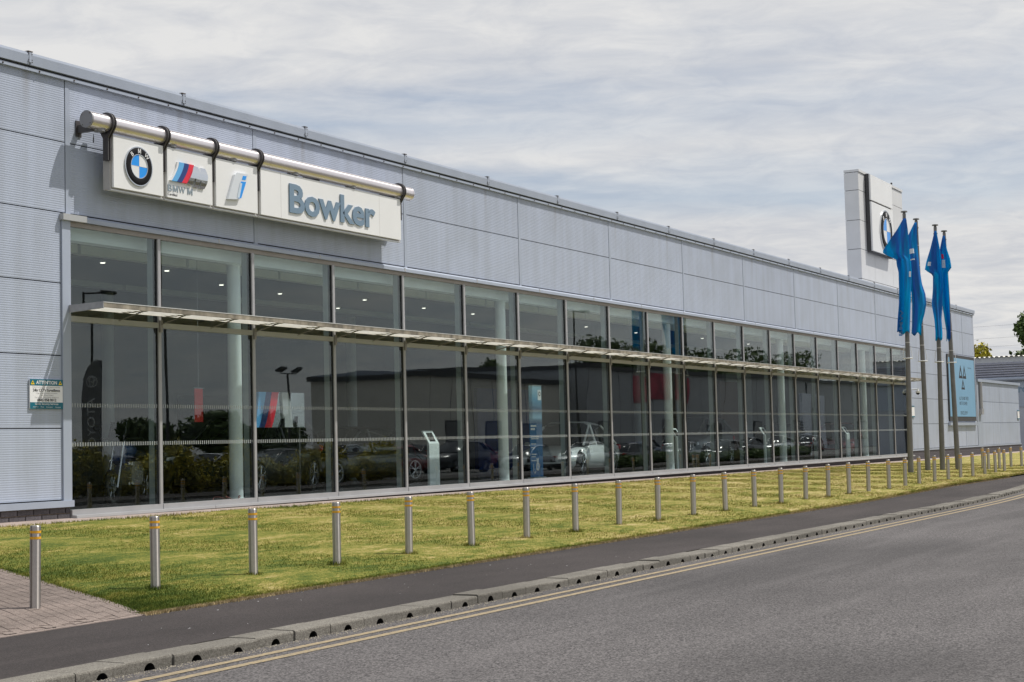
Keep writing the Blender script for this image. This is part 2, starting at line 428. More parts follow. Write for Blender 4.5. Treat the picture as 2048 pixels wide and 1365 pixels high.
def text_obj(name, s, mt, x0, x1, z0, z1, y, depth, parent=None, bold=0.0, mirror=False, rot=0, spacing=1.0, facing=-1):
    """raised lettering in the x-z plane, filling the given box, facing -Y (facing=-1)"""
    me, lo, hi = glyph_m() if s == 'M' else text_mesh(s, depth, bold, 3, spacing)
    bm = B(); bm.from_mesh(me)
    W_, H_ = hi[0]-lo[0], hi[1]-lo[1]
    for v in bm.verts:
        u, t = (v.co.x-lo[0])/W_, (v.co.y-lo[1])/H_
        if rot == 90: u, t = 1-t, u
        if rot == 270: u, t = t, 1-u
        if mirror: u = 1-u
        v.co = Vector((x0+u*(x1-x0), y, z0+t*(z1-z0)))
    if depth > 0:
        r = bmesh.ops.extrude_face_region(bm, geom=bm.faces[:])
        vs = [e for e in r['geom'] if isinstance(e, bmesh.types.BMVert)]
        bmesh.ops.translate(bm, verts=vs, vec=(0, facing*depth, 0))
    bmesh.ops.recalc_face_normals(bm, faces=bm.faces[:])
    for f in bm.faces: f.smooth = False
    return obj(name, bm, mt, parent)

# ------------------------------------------------------------------ terrain functions
def kerb_y(x): return 7.94+(.0037*(x-33)**2 if x > 33 else 0)
def front_y(x): return 9.9 if x < 34 else min(9.9+.045*(x-34), 10.32)+ (0 if x < 50 else .02*(x-50))
def back_y(x): return 17.28
def gz(x, y):
    f = float(np.interp(y, [8.2, 9.9, 10.77, 18], [.08, .12, .194, .575]))
    if y > 10.77: f -= .18*max(0, min(1, (x-17)/50))*(y-10.77)/7.23
    return f
def pave_x(y): return 11.0+(y-9.9)*.46          # slanted edge between block paving and lawn

def grid_mesh(name, us, vs, fn, mt, parent=None, smooth=True):
    vv = [fn(u, v) for u in us for v in vs]; n = len(vs)
    fa = [(i*n+j, (i+1)*n+j, (i+1)*n+j+1, i*n+j+1) for i in range(len(us)-1) for j in range(n-1)]
    me = bpy.data.meshes.new(name); me.from_pydata(vv, [], fa); me.update()
    if smooth: me.polygons.foreach_set('use_smooth', [True]*len(me.polygons))
    return obj(name, me, mt, parent)

# setting sheets
bm = B(); s = 900
f = bm.faces.new([bm.verts.new(p) for p in ((-s, -s, -.06), (s, -s, -.06), (s, s, -.06), (-s, s, -.06))])
tag(obj('ground', bm, M_ground), kind='structure')
xs = [-6, 0, 4, 6, 8, 10, 14, 18, 22, 26, 30]+[33+i*1.5 for i in range(32)]+[90, 105, 130, 180]
road = grid_mesh('road', xs, [0, 1], lambda x, v: (x, (.5 if v == 0 else kerb_y(min(x, 90)))+(.0 if v else .6*max(0, min(x, 90)-40)*.05), 0), M_road); tag(road, kind='structure')
def line(name, off, wd):
    xl = [4+i*.5 for i in range(150)]
    o = grid_mesh(name, xl, [0, 1], lambda x, v: (x, kerb_y(x)-off-(wd if v == 0 else 0), .004), M_yline)
    return tag(o, kind='structure')
M_yline = mat('yellow_paint', (.40, .305, .17), .8, 0, .25, 26, col2=(.19, .165, .125), bump=.4, bscale=160, detail=8)
line('yellow_line', .255, .085); line('yellow_line', .465, .09)
px = sorted(set([6+i*.5 for i in range(120)]+[70, 80, 100]))
pavement = grid_mesh('pavement', px, [0, .33, .66, 1], lambda x, v: (x, (kerb_y(x)+.29)*(1-v)+(front_y(x)+.03)*v, .078+.04*v), M_path); tag(pavement, kind='structure')

# lawn with a gently raised, slightly bumpy turf surface
def lawn_pt(x, v):
    y0 = front_y(x); y1 = back_y(x)
    if x < 14.9: y1 = min(y1, 9.9+(x-11.0)/.46)
    y1 = max(y1, y0+.001)
    y = y0+(y1-y0)*v
    lip = .035*max(0, min(1, (y-y0)/.12, (x-pave_x(y))/.14))-.004
    z = gz(x, y)+lip+.016*math.sin(x*1.7+y*.9)*math.sin(y*1.3-x*.4)*min(1, (y-y0)/.5)
    return (x, y, z)
lx = [11.0+i*.13 for i in range(40)]+[16.2+i*.4 for i in range(130)]+[70+i*2 for i in range(35)]
lv = [0, .004, .008, .015, .03]+[.06+i*.0495 for i in range(20)]
lawn = grid_mesh('lawn', lx, lv, lawn_pt, M_lawn); tag(lawn, kind='structure')
# concrete strip between lawn and wall
strip = grid_mesh('paving_strip', [8, 14, 17, 25, 40, 60, 72, 95], [0, .96, 1], lambda x, v: (x, 17.26+.78*v if v < 1 else 18.3, gz(x, 17.28+.7*v)+.022), M_conc, smooth=False); tag(strip, kind='structure')

# short grass blades, dense near the camera, thinning with distance
def blades():
    N = 230000
    t = rng.random(N)
    x = 11+ (t**1.5)*52
    v = rng.random(N)
    yf = np.array([front_y(a) for a in x]); yb = np.where(x < 14.9, np.minimum(17.26, 9.9+(x-11)/.46), 17.26)
    y = yf+(yb-yf)*v
    # denser, longer fringe along the path edge
    k = N//9; y[:k] = yf[:k]-.02+rng.random(k)*.09
    z = np.array([gz(a, b) for a, b in zip(x, y)])+.03*np.clip(np.minimum((y-yf)/.12, (x-11.0-(y-9.9)*.46)/.14), 0, 1)
    h = (.008+.018*rng.random(N)**2)*np.where(x < 20, 1.0, 1.1); h[:k] *= 1.6
    a = rng.random(N)*2*np.pi; wd = .0035+.00018*(x-10)
    dx, dy = np.cos(a)*wd, np.sin(a)*wd
    lx_, ly_ = (rng.random(N)-.5)*.9*h, (rng.random(N)-.5)*.9*h
    V = np.empty((N, 3, 3), np.float32)
    V[:, 0] = np.stack([x-dx, y-dy, z-.004], 1); V[:, 1] = np.stack([x+dx, y+dy, z-.004], 1); V[:, 2] = np.stack([x+lx_, y+ly_, z+h], 1)
    me = bpy.data.meshes.new('grass_blades'); me.vertices.add(N*3); me.vertices.foreach_set('co', V.ravel())
    me.loops.add(N*3); me.loops.foreach_set('vertex_index', np.arange(N*3, dtype=np.int32))
    me.polygons.add(N); me.polygons.foreach_set('loop_start', np.arange(0, N*3, 3, dtype=np.int32)); me.polygons.foreach_set('loop_total', np.full(N, 3, np.int32))
    me.update(); me.validate()
    return tag(obj('grass', me, M_blades), 'short mown grass blades across the lawn in front of the showroom', 'grass', kind='stuff')
blades()
def fringe(name, pts, n, mt, hmax, label, spread=.05):
    vv, ff = [], []
    for _ in range(n):
        cx, cy, cz = pts(random.random()); cx += random.gauss(0, spread); cy += random.gauss(0, spread*.6)
        h = hmax*(.4+.6*random.random()); a = random.random()*6.3; wd = .006
        dx, dy = math.cos(a)*wd, math.sin(a)*wd; i = len(vv)
        vv += [(cx-dx, cy-dy, cz-.01), (cx+dx, cy+dy, cz-.01), (cx+random.gauss(0, .4)*h, cy+random.gauss(0, .4)*h, cz+h)]; ff.append((i, i+1, i+2))
    me = bpy.data.meshes.new(name); me.from_pydata(vv, [], ff); me.update()
    return tag(obj(name, me, mt), label, 'grass', kind='stuff')
fringe('dry_grass_edge', lambda t: (11+40*t**1.6, front_y(11+40*t**1.6)-.02, .118), 30000, M_drygrass, .03, 'dry straw-coloured grass rim where the lawn meets the tarmac path', .05)
fringe('paving_edge_grass', lambda t: (pave_x(9.9+7*t), 9.9+7*t, gz(12, 9.9+7*t)+.0), 5200, M_blades, .035, 'grass leaning over the slanted edge of the block paving', .04)
fringe('wall_edge_grass', lambda t: (14+45*t**1.3, 17.27, gz(14+45*t**1.3, 17.27)+.03), 7000, M_blades, .05, 'longer grass along the concrete strip below the windows', .05)

# block paving at the left
pv = tag(grid_mesh('block_paving', [4, 7, 9, 10.9], [0, .1, .2, .4, .6, .8, 1], lambda x, v: ((x if x < 10.9 else pave_x(9.87+8*v)), 9.87+8*v, gz(x, 9.87+8*v)-.010), M_joint), kind='structure')
bm = box(B(), -.0460, .0460, -.0945, .0945, -.02, .0)
bmesh.ops.bevel(bm, geom=[e for e in bm.edges if all(v.co.z > -.001 for v in e.verts)], offset=.004, segments=1, affect='EDGES')
pme = bpy.data.meshes.new('paver'); bm.to_mesh(pme); bm.free(); pme.materials.append(M_paver)
EA = math.atan(.46); ev = Vector((math.sin(EA), math.cos(EA))); nv = Vector((-math.cos(EA), math.sin(EA)))
cands, cut = [], []
for i in range(0, 46):
    for j in range(-14, 42):
        c = Vector((11.0, 9.9))+nv*(.06+.1*i)+ev*(.2*j+(.1 if i % 2 else 0)); x, y = c
        if y > 17 or y < 9.79: continue
        d = Vector((x, y, gz(x, y)-1.58)); w_ = d.dot(Fv); ix = 1024+f_px*d.dot(Rv)/w_
        if ix < -90: continue
        (cut if y < 9.892+.115 else cands).append((w_, x, y))
cands.sort()
for w_, x, y in cands[:300]:
    o = inst('paver', pme, pv, (x, y, gz(x, y)+.004+random.uniform(-.0018, .0022)), -EA+random.gauss(0, .006))
    sl_ = (gz(x, y+.1)-gz(x, y-.1))/.2; o.rotation_euler.x = math.atan(sl_)*.9+random.gauss(0, .006)
bm = B()
for w_, x, y in cands[300:1700]+cut:
    z = gz(x, y)+.004+random.uniform(-.001, .002); q = []
    for zz_ in (z-.02, z):
        for sx_, sy_ in ((-1, -1), (1, -1), (1, 1), (-1, 1)):
            p = Vector((x, y))+nv*(.046*sx_)+ev*(.0945*sy_); q.append(bm.verts.new((p.x, p.y, zz_)))
    for f_ in ((4, 5, 6, 7), (0, 1, 5, 4), (1, 2, 6, 5), (2, 3, 7, 6), (3, 0, 4, 7)): bm.faces.new([q[k_] for k_ in f_])
bmesh.ops.bisect_plane(bm, geom=bm.verts[:]+bm.edges[:]+bm.faces[:], plane_co=(0, 9.892, 0), plane_no=(0, 1, 0), clear_inner=True)
tag(obj('cut_and_far_pavers', bm, M_paver, pv), kind='stuff')
bm = B(); box(bm, 6, 11.05, 9.855, 9.885, .05, .125); obj('edging_strip', bm, M_conc, pv)

# kerb of drainage blocks, one arched inlet each
kerb = tag(bpy.data.objects.new('kerb', None), kind='structure'); link(kerb)
def kerb_block():
    L = .4945; h = L/2; r = .060; zt = .08
    bm = B()
    prof = [(0, -.06), (0, zt-.018), (.005, zt-.006), (.018, zt), (.29, zt), (.29, -.06)]   # (depth, z)
    a = [bm.verts.new((-h, p[0], p[1])) for p in prof]; b = [bm.verts.new((h, p[0], p[1])) for p in prof]
    for i in range(1, len(prof)-1): bm.faces.new((a[i], b[i], b[i+1], a[i+1]))
    bm.faces.new(a); bm.faces.new(b[::-1])
    # front face with an arch cut out
    arch = [(r*math.cos(t), -.012+r*.98*math.sin(t)) for t in [math.pi-math.pi*i/10 for i in range(11)]]
    av = [bm.verts.new((x, 0, z)) for x, z in arch]
    lb = bm.verts.new((-r, 0, -.06)); rb = bm.verts.new((r, 0, -.06))
    n = len(av); mid = n//2
    tm = bm.verts.new((0, 0, zt-.018))
    bm.faces.new([a[1], a[0], lb]+av[:mid+1]+[tm]); bm.faces.new([tm]+av[mid:]+[rb, b[0], b[1]])
    bk = [bm.verts.new((v.co.x, .13, v.co.z)) for v in [lb]+av+[rb]]
    fr = [lb]+av+[rb]
    for i in range(len(fr)-1):
        bm.faces.new((fr[i], fr[i+1], bk[i+1], bk[i])).material_index = 1
    bm.faces.new(bk).material_index = 1
    bmesh.ops.recalc_face_normals(bm, faces=bm.faces[:])
    me = bpy.data.meshes.new('kerb_stone'); bm.to_mesh(me); bm.free(); me.materials.append(M_kerb); me.materials.append(M_hole); return me
kme = kerb_block()
x = 6.05-.245+.03; k = 0
KX0 = 8.86                         # centre of a block whose inlet is seen at the lower left
x = KX0-.5*6
while x < 66:
    y = kerb_y(x); sl_ = (kerb_y(x+.25)-kerb_y(x-.25))/.5
    o = inst('kerb_stone', kme, kerb, (x, y+random.gauss(0, .0045), random.gauss(0, .004)), math.atan(sl_)+random.gauss(0, .006))
    x += .5/math.sqrt(1+sl_*sl_)
bm = B(); 
for i in range(60):
    a = 66+i; b = a+1; box(bm, a, b, kerb_y(a), kerb_y(a)+.29, -.05, .08)
tag(obj('far_kerb', bm, M_kerb, kerb), kind='stuff')
# gutter grit
def grit():
    vv, ff = [], []
    for _ in range(5200):
        x = 7+34*random.random()**1.5; y = kerb_y(x)-abs(random.gauss(0, .07))-.004; s = .003+.007*random.random()**2
        i = len(vv); a = random.random()*6
        for k in range(4):
            vv.append((x+s*math.cos(a+k*1.57), y+s*math.sin(a+k*1.57)*.8, .001))
        vv.append((x, y, .001+s*.9)); ff += [(i, i+1, i+4), (i+1, i+2, i+4), (i+2, i+3, i+4), (i+3, i, i+4)]
    me = bpy.data.meshes.new('g'); me.from_pydata(vv, [], ff); me.update()
    tag(obj('gutter_grit', me, mat('grit_stone', (.30, .27, .22), .9, 0, .5, 60)), 'loose grit and small stones lying in the gutter along the kerb', 'grit', kind='stuff')
grit()
# pale litter flecks on the path
bm = B()
for _ in range(34):
    x = 8.6+10*random.random()**1.4; y = 8.4+1.35*random.random(); s = random.choice([.004, .006, .006, .013]); z = .079+.04*(y-8.23)/1.7+.0015; a = random.random()*3
    c, s2 = math.cos(a)*s, math.sin(a)*s
    bm.faces.new([bm.verts.new(p) for p in ((x-c, y-s2, z), (x+s2*.5, y-c*.5, z+.002), (x+c, y+s2, z), (x-s2*.5, y+c*.5, z+.001))])
tag(obj('litter_flecks', bm, M_paper), 'scattered pale flecks of litter and chewing gum on the dark path', 'litter', kind='stuff')
# ------------------------------------------------------------------ showroom building
WY = 18.0
bld = empty('showroom_building', (17.85, WY, .4), 'long silver-clad car showroom with a glazed front of tall windows', 'building')
bld.location = (0, 0, 0)
ROWS = [.878, 1.989, 3.126, 4.264, 5.382, 6.508, 7.56]
def ribbed(w_, h_, pitch=.0355, dep=.0016):
    bm = B(); n = max(2, int(round(h_/pitch))); p = h_/n
    prof = [(0.02, 0), (0, 0)]
    for i in range(n):
        z = i*p
        prof += [(0, z+p*.30), (-dep, z+p*.42), (-dep, z+p*.86), (0, z+p)]
    prof += [(0.02, h_)]
    a = [bm.verts.new((0, y, z)) for y, z in prof]; b = [bm.verts.new((w_, y, z)) for y, z in prof]
    for i in range(len(prof)-1): bm.faces.new((a[i], b[i], b[i+1], a[i+1]))
    me = bpy.data.meshes.new('wall_panel'); bm.to_mesh(me); bm.free(); me.materials.append(M_panel); return me
_pm = {}
def panel(x0, x1, z0, z1, y=WY):
    g = .009
    key = (round(x1-x0, 3), round(z1-z0, 3))
    if key not in _pm: _pm[key] = ribbed(x1-x0-.008, z1-z0-2*g)
    return inst('wall_panel', _pm[key], bld, (x0+.004, y, z0+g))
# backing wall so that joints read dark
bm = B()
box(bm, -10, 18.13, WY+.022, WY+.3, .5, 7.6); box(bm, 18.13, 68.75, WY+.022, WY+.3, 5.27, 7.6); box(bm, 68.75, 81.75, WY+.022, WY+.3, .5, 7.6)
obj('backing_wall', bm, M_dark, bld)
JX = [23.04+5.105*i for i in range(12)]          # 23.04 ... 79.2
edges_top = [18.28]+JX+[81.75]
for z0, z1 in zip(ROWS[4:6], ROWS[5:7]):
    zz0 = max(z0, 5.37)
    for a, b in zip(edges_top[:-1], edges_top[1:]): panel(a+.055, b-.055, zz0, z1)
for z0, z1 in zip(ROWS[:-1], ROWS[1:]):
    for a, b in ((13.05, 18.13 if z1 < 5.4 else 18.28), (7.9, 13.0)):
        panel(a, b-(.055 if b > 18.2 else 0), z0, z1)
for z0, z1 in zip(ROWS[:4], ROWS[1:5]):
    for a, b in ((68.80, JX[9]), (JX[9], JX[10]), (JX[10], JX[11]), (JX[11], 81.75)):
        if b-a > .3: panel(a+.055, b-.055, z0, z1)
bm0 = box(B(), -.05, .05, -.004, .02, 0, 1)
sme = bpy.data.meshes.new('cover_strip'); bm0.to_mesh(bm0 and sme); bm0.free(); sme.materials.append(M_trim)
for x in [18.285]+JX:
    z0 = 5.30 if x < 68.8 else .88
    inst('cover_strip', sme, bld, (x, WY-.004, z0), 0, (1, 1, 7.56-z0))
# parapet capping in lengths with clips at the joints
cx = [17.43+3.554*i for i in range(-4, 18)]+[81.85]
capme = {}
for a, b in zip(cx[:-1], cx[1:]):
    L = round(b-a-.02, 3)
    if L not in capme:
        bm = B(); prof = [(.02, 7.575), (-.075, 7.585), (-.085, 7.735), (-.075, 7.775), (-.03, 7.79), (.55, 7.80), (.55, 7.55)]
        A = [bm.verts.new((0, y, z)) for y, z in prof]; Bq = [bm.verts.new((L, y, z)) for y, z in prof]
        for i in range(len(prof)): j = (i+1) % len(prof); bm.faces.new((A[i], Bq[i], Bq[j], A[j]))
        bm.faces.new(A); bm.faces.new(Bq[::-1]); bmesh.ops.recalc_face_normals(bm, faces=bm.faces[:])
        me = bpy.data.meshes.new('capping'); bm.to_mesh(me); bm.free(); me.materials.append(M_trim); capme[L] = me
    inst('capping', capme[L], bld, (a+.01, WY, 0))
bm = box(B(), -.022, .022, -.089, .5, 7.62, 7.778); 
for z in (7.625, 7.66, 7.75): sphere(bm, Vector((-.034, -.09, z)), .009, seg=6, mi=1); sphere(bm, Vector((.034, -.09, z)), .009, seg=6, mi=1)
box(bm, -.05, .05, -.092, .02, 7.782, 7.797, 1)
clipme = bpy.data.meshes.new('capping_clip'); bm.to_mesh(clipme); bm.free(); clipme.materials.append(M_trim); clipme.materials.append(M_rivet)
for a in cx[1:-1]: inst('capping_clip', clipme, bld, (a, WY, 0))
boxo('drip_flashing', (-10, 81.8, WY-.055, WY+.01, 7.50, 7.548), M_trim, bld)
boxo('shadow_gap', (-10, 81.8, WY-.03, WY+.01, 7.549, 7.576), M_dark, bld)
bm = B(); 
for i in range(100): sphere(bm, Vector((8+.742*i, WY-.06, 7.522)), .014, seg=6)
tag(obj('rivets', bm, M_rivet, bld), kind='stuff')
# flashing over the windows, in lengths with small joint straps
fx = [18.12, 21.9]+[21.9+3.05*i for i in range(1, 16)]+[68.82]
for a, b in zip(fx[:-1], fx[1:]):
    bm = B(); prof = [(.02, 5.265), (-.075, 5.262), (-.075, 5.325), (-.02, 5.365), (.02, 5.37)]
    A = [bm.verts.new((a+.004, WY+y, z)) for y, z in prof]; Bq = [bm.verts.new((b-.004, WY+y, z)) for y, z in prof]
    for i in range(len(prof)): j = (i+1) % len(prof); bm.faces.new((A[i], Bq[i], Bq[j], A[j]))
    bm.faces.new(A); bm.faces.new(Bq[::-1]); bmesh.ops.recalc_face_normals(bm, faces=bm.faces[:])
    obj('window_flashing', bm, M_trim, bld)
boxo('flashing_end', (18.10, 18.62, WY-.09, WY-.001, 5.262, 5.36), M_trim_light, bld)
for a in fx[1:-1]: boxo('flashing_strap', (a-.02, a+.02, WY-.079, WY-.06, 5.27, 5.34), M_trim_light, bld)
boxo('left_jamb', (18.13, 18.31, WY-.03, WY+.12, .77, 5.262), M_trim, bld)
boxo('right_jamb', (68.62, 68.80, WY-.03, WY+.12, .60, 5.262), M_trim, bld)
boxo('base_flashing', (7.9, 18.34, WY-.05, WY+.02, .765, .868), M_trim, bld, .004)
boxo('base_flashing', (68.81, 81.75, WY-.03, WY+.02, .80, .868), M_trim, bld, .004)
# brick plinth, bricks laid one by one near the camera
plin = boxo('brick_plinth', (7.9, 18.30, WY+.02, WY+.25, .30, .764), M_mortar, bld)
bw, bh = .33, .088
bme = bpy.data.meshes.new('brick'); bm = box(B(), 0, bw-.018, -.008, .05, 0, bh-.014); bm.to_mesh(bme); bm.free(); bme.materials.append(M_brick)
for r_ in range(5):
    z = .764-(r_+1)*bh
    x = 11.6-(bw/2 if r_ % 2 else 0)
    while x < 18.28:
        xe = min(x+bw, 18.30)
        if xe-x > .06: inst('brick', bme, plin, (x, WY+.008+random.uniform(-.002, .002), z), 0, ((xe-x)/bw, 1, 1))
        x += bw
boxo('dark_plinth', (18.30, 68.80, WY+.03, WY+.25, .0, .578), M_plinth, bld)
boxo('dark_plinth', (68.80, 92.6, WY+.01, WY+.25, -.1, .80), M_plinth, bld)
bm = B()
for r_ in range(6):
    for i in range(70):
        x = 68.85+i*.34+(.17 if r_ % 2 else 0); box(bm, x, x+.328, WY, WY+.02, .28+r_*.087, .28+r_*.087+.078)
tag(obj('far_bricks', bm, M_brick, bld), kind='stuff')

# ---- curtain wall
mx = [17.846+2.5394*k for k in range(1, 20)]
bays = [18.31]+mx+[68.62]
boxo('head_frame', (18.31, 68.62, WY-.012, WY+.10, 5.185, 5.258), M_head, bld)
bm = box(B(), -.037, .037, -.022, .09, .632, 5.185); bmesh.ops.bevel(bm, geom=[e for e in bm.edges if abs(e.verts[0].co.z-e.verts[1].co.z) > 1], offset=.006, segments=1, affect='EDGES')
box(bm, -.043, -.0372, .004, .09, .716, 5.18, 1)
mme = bpy.data.meshes.new('mullion'); bm.to_mesh(mme); bm.free(); mme.materials.append(M_frame); mme.materials.append(M_dark)
bm = box(B(), -.025, .025, .05, .23, .64, 5.25); fme = bpy.data.meshes.new('fin'); bm.to_mesh(fme); bm.free(); fme.materials.append(M_fin)
for x in mx:
    inst('mullion', mme, bld, (x, WY, 0)); inst('interior_fin', fme, bld, (x, WY, 0))
for a, b in zip(bays[:-1], bays[1:]):
    l, r = a+.036 if a > 18.4 else a, b-.036 if b < 68.5 else b
    boxo('transom', (l, r, WY-.024, WY+.09, 3.672, 3.762), M_trim_light, bld)
    boxo('sill_frame', (l, r, WY-.03, WY+.09, .632, .715), M_frame, bld)
    for zb_, zt_ in ((.715, 3.672), (3.762, 5.185)):
        hw, hh = (r-l)/2, (zt_-zb_)/2
        pn = boxo('window_pane', (-hw, hw, -.001, .001, -hh, hh), M_glass, bld); pn.location = ((l+r)/2, WY+.020, (zb_+zt_)/2)
        pn.rotation_euler = (random.gauss(0, .0011), 0, random.gauss(0, .0014))
    for z in (1.705, 2.322):
        bm = B(); v = [bm.verts.new(p) for p in ((l, WY+.016, z), (r, WY+.016, z), (r, WY+.016, z+.062), (l, WY+.016, z+.062))]; bm.faces.new(v)
        obj('manifestation_strip', bm, M_film, bld)
sx = [18.31]+[18.31+3.35*i for i in range(1, 15)]+[68.8]
for a, b in zip(sx[:-1], sx[1:]): boxo('sill_ledge', (a+.002, b-.002, WY-.12, WY+.03, .580, .631), M_trim_light, bld, .006)

# ---- interior
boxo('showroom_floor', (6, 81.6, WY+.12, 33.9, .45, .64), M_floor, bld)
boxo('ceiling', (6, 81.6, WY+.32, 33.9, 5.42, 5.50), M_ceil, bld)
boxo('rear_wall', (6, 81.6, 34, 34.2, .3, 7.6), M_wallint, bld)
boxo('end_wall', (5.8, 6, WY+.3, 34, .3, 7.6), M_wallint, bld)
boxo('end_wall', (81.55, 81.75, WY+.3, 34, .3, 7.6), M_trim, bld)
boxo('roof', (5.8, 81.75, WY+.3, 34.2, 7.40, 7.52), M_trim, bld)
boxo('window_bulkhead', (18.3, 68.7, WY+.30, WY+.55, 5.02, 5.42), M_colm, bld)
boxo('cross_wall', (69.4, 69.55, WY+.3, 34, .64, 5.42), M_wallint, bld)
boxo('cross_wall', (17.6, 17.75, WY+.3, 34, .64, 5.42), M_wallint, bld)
for a in (20.0, ):
    for i in range(17): boxo('ceiling_strip', (18.4+i*3.0, 18.4+i*3.0+2.92, 20.75, 20.95, 5.26, 5.42), M_colm, bld)  # white beams added in place of lit ceiling coves, to catch the daylight
for i in range(13): boxo('ceiling_strip', (19.4+i*3.9, 19.4+i*3.9+3.8, 25.0, 25.2, 5.30, 5.42), M_fin, bld)
for i in range(5):
    x = 23.15+10.165*i; bm = tube(B(), (x, 18.62, .64), (x, 18.62, 5.42), .128, n=28); tube(bm, (x, 18.62, .64), (x, 18.62, .70), .145, n=28); tube(bm, (x, 18.62, 5.05), (x, 18.62, 5.11), .16, n=28)
    obj('column', bm, M_colm, bld)
for i in range(4):
    x = 28.2+10.165*i
    bm = tube(B(), (x, 26.5, .64), (x, 26.5, 5.42), .14, n=20); obj('column', bm, M_fin, bld)
bm = tube(B(), (0, 0, 5.385), (0, 0, 5.419), .065, n=16); tube(bm, (0, 0, 5.38), (0, 0, 5.386), .05, n=16, mi=1)
dme = bpy.data.meshes.new('downlight'); bm.to_mesh(dme); bm.free(); dme.materials.append(M_colm); dme.materials.append(M_light)
for x, y in ((23.5, 22.2), (25.4, 22.2), (28.4, 23.2), (31, 23.5), (35.3, 24.8), (33.8, 22.9), (37, 23.1), (39.7, 23.1), (43.7, 21.3), (47, 23), (51, 23), (56, 22.5), (61, 22.5), (66, 20)):
    inst('downlight', dme, bld, (x, y, 0))
for x0, x1, y, h, mt in ((18.5, 21.5, 26.0, 3.2, M_wallint), (27.5, 29.2, 30, 3.0, M_wood), (36, 40, 31, 2.6, M_dark), (50, 54, 29, 3.0, M_navy), (61.5, 64.5, 24, 3.3, M_wood), (64.8, 68, 25, 3.8, M_fin)):
    boxo('partition', (x0, x1, y, y+.15, .64, .64+h), mt, bld)

# ---- slatted canopy over the lower windows
FY = WY-.72; CZ = 3.835
can = tag(bpy.data.objects.new('canopy', None)); link(can, bld)
for a, b in zip([18.28]+[18.28+5.08*i for i in range(1, 10)], [18.28+5.08*i for i in range(1, 10)]+[68.3]):
    bm = B(); box(bm, a+.003, b-.003, FY-.03, FY, CZ+.012, CZ+.088); box(bm, a+.003, b-.003, FY-.036, FY+.05, CZ+.088, CZ+.101, 1)
    obj('fascia', bm, [M_canopy, M_canopy_top], can)
bm = B(); v = [(FY-.03, CZ), (FY-.03, CZ+.105), (WY-.03, CZ+.09), (WY-.03, CZ-.03)]
for x0, x1 in ((18.262, 18.279),):
    A = [bm.verts.new((x0, y, z)) for y, z in v]; C_ = [bm.verts.new((x1, y, z)) for y, z in v]
    bm.faces.new(A); bm.faces.new(C_[::-1])
    for i in range(4): bm.faces.new((A[i], C_[i], C_[(i+1) % 4], A[(i+1) % 4]))
bmesh.ops.recalc_face_normals(bm, faces=bm.faces[:]); ame = bpy.data.meshes.new('end_arm'); bm.to_mesh(ame); bm.free(); ame.materials.append(mat('arm_grey', (.33, .33, .34), .5, .2, .12, 8))
inst('end_arm', ame, can); inst('end_arm', ame, can, (50.04, 0, 0))
ax = []
for i, (a, b) in enumerate(zip(bays[:-1], bays[1:])):
    ax.append((a+b)/2)
    if i: ax.append(a)
bm = B(); box(bm, -.012, .012, -.72, -.05, .015, .055)
tube(bm, (0, -.06, -.10), (0, -.62, .03), .010, n=6)
arme = bpy.data.meshes.new('canopy_bracket'); bm.to_mesh(arme); bm.free(); arme.materials.append(M_arm)
for x in sorted(ax):
    if x < 68.3: inst('canopy_bracket', arme, can, (x, WY, CZ))
for k in range(5):
    yc = FY+.085+.128*k
    for a, b in zip([18.30]+[17.846+2.5394*j for j in range(1, 20)], [17.846+2.5394*j for j in range(1, 20)]+[68.3]):
        for p, q in ((a+.02, (a+b)/2-.02), ((a+b)/2+.02, b-.02)):
            bm = B(); v = [(-.058, -.012), (-.056, -.019), (.058, .016), (.056, .023)]
            A = [bm.verts.new((p, yc+y, CZ+.035+z)) for y, z in v]; C_ = [bm.verts.new((q, yc+y, CZ+.035+z)) for y, z in v]
            bm.faces.new(A); bm.faces.new(C_[::-1])
            for i in range(4): bm.faces.new((A[i], C_[i], C_[(i+1) % 4], A[(i+1) % 4]))
            bmesh.ops.recalc_face_normals(bm, faces=bm.faces[:]); obj('louvre_blade', bm, M_blade, can)
bm = box(B(), -.032, .032, -.055, -.0245, 3.60, 3.80); bmesh.ops.bevel(bm, geom=bm.edges[:], offset=.008, segments=1)
kme2 = bpy.data.meshes.new('bracket_plate'); bm.to_mesh(kme2); bm.free(); kme2.materials.append(M_arm)
for x in mx: inst('bracket_plate', kme2, can, (x, WY, 0))

# ---- annex at the far right
anx = empty('annex_building', (0, 0, 0), 'low silver annex continuing beyond the far end of the showroom', 'building')
pmx = {}
for z0, z1 in ((.87, 2.03), (2.03, 3.12), (3.12, 4.12)):
    for a, b in ((82.9, 87.2), (87.2, 92.45)): boxo('wall_panel', (a+.015, b-.015, WY, WY+.1, z0+.012, z1-.012), M_panel, anx)
boxo('wall_core', (81.76, 92.4, WY+.03, 33, .4, 4.15), M_trim, anx)
boxo('roof_capping', (81.9, 92.6, WY-.08, WY+.4, 4.13, 4.27), M_trim, anx)
boxo('base_flashing', (81.76, 92.5, WY-.03, WY+.02, .80, .868), M_trim, anx)
boxo('corner_trim', (81.76, 82.9, WY-.01, WY+.03, .87, 4.12), M_trim, anx)
bm = path_tube(B(), [(82.35, WY-.09, 4.12), (82.35, WY-.09, 2.6), (82.35, WY-.02, 2.55)], .09, 10); obj('downpipe', bm, M_frame, anx)
boxo('hopper', (82.15, 82.6, WY-.16, WY-.012, 2.45, 2.75), M_frame, anx)

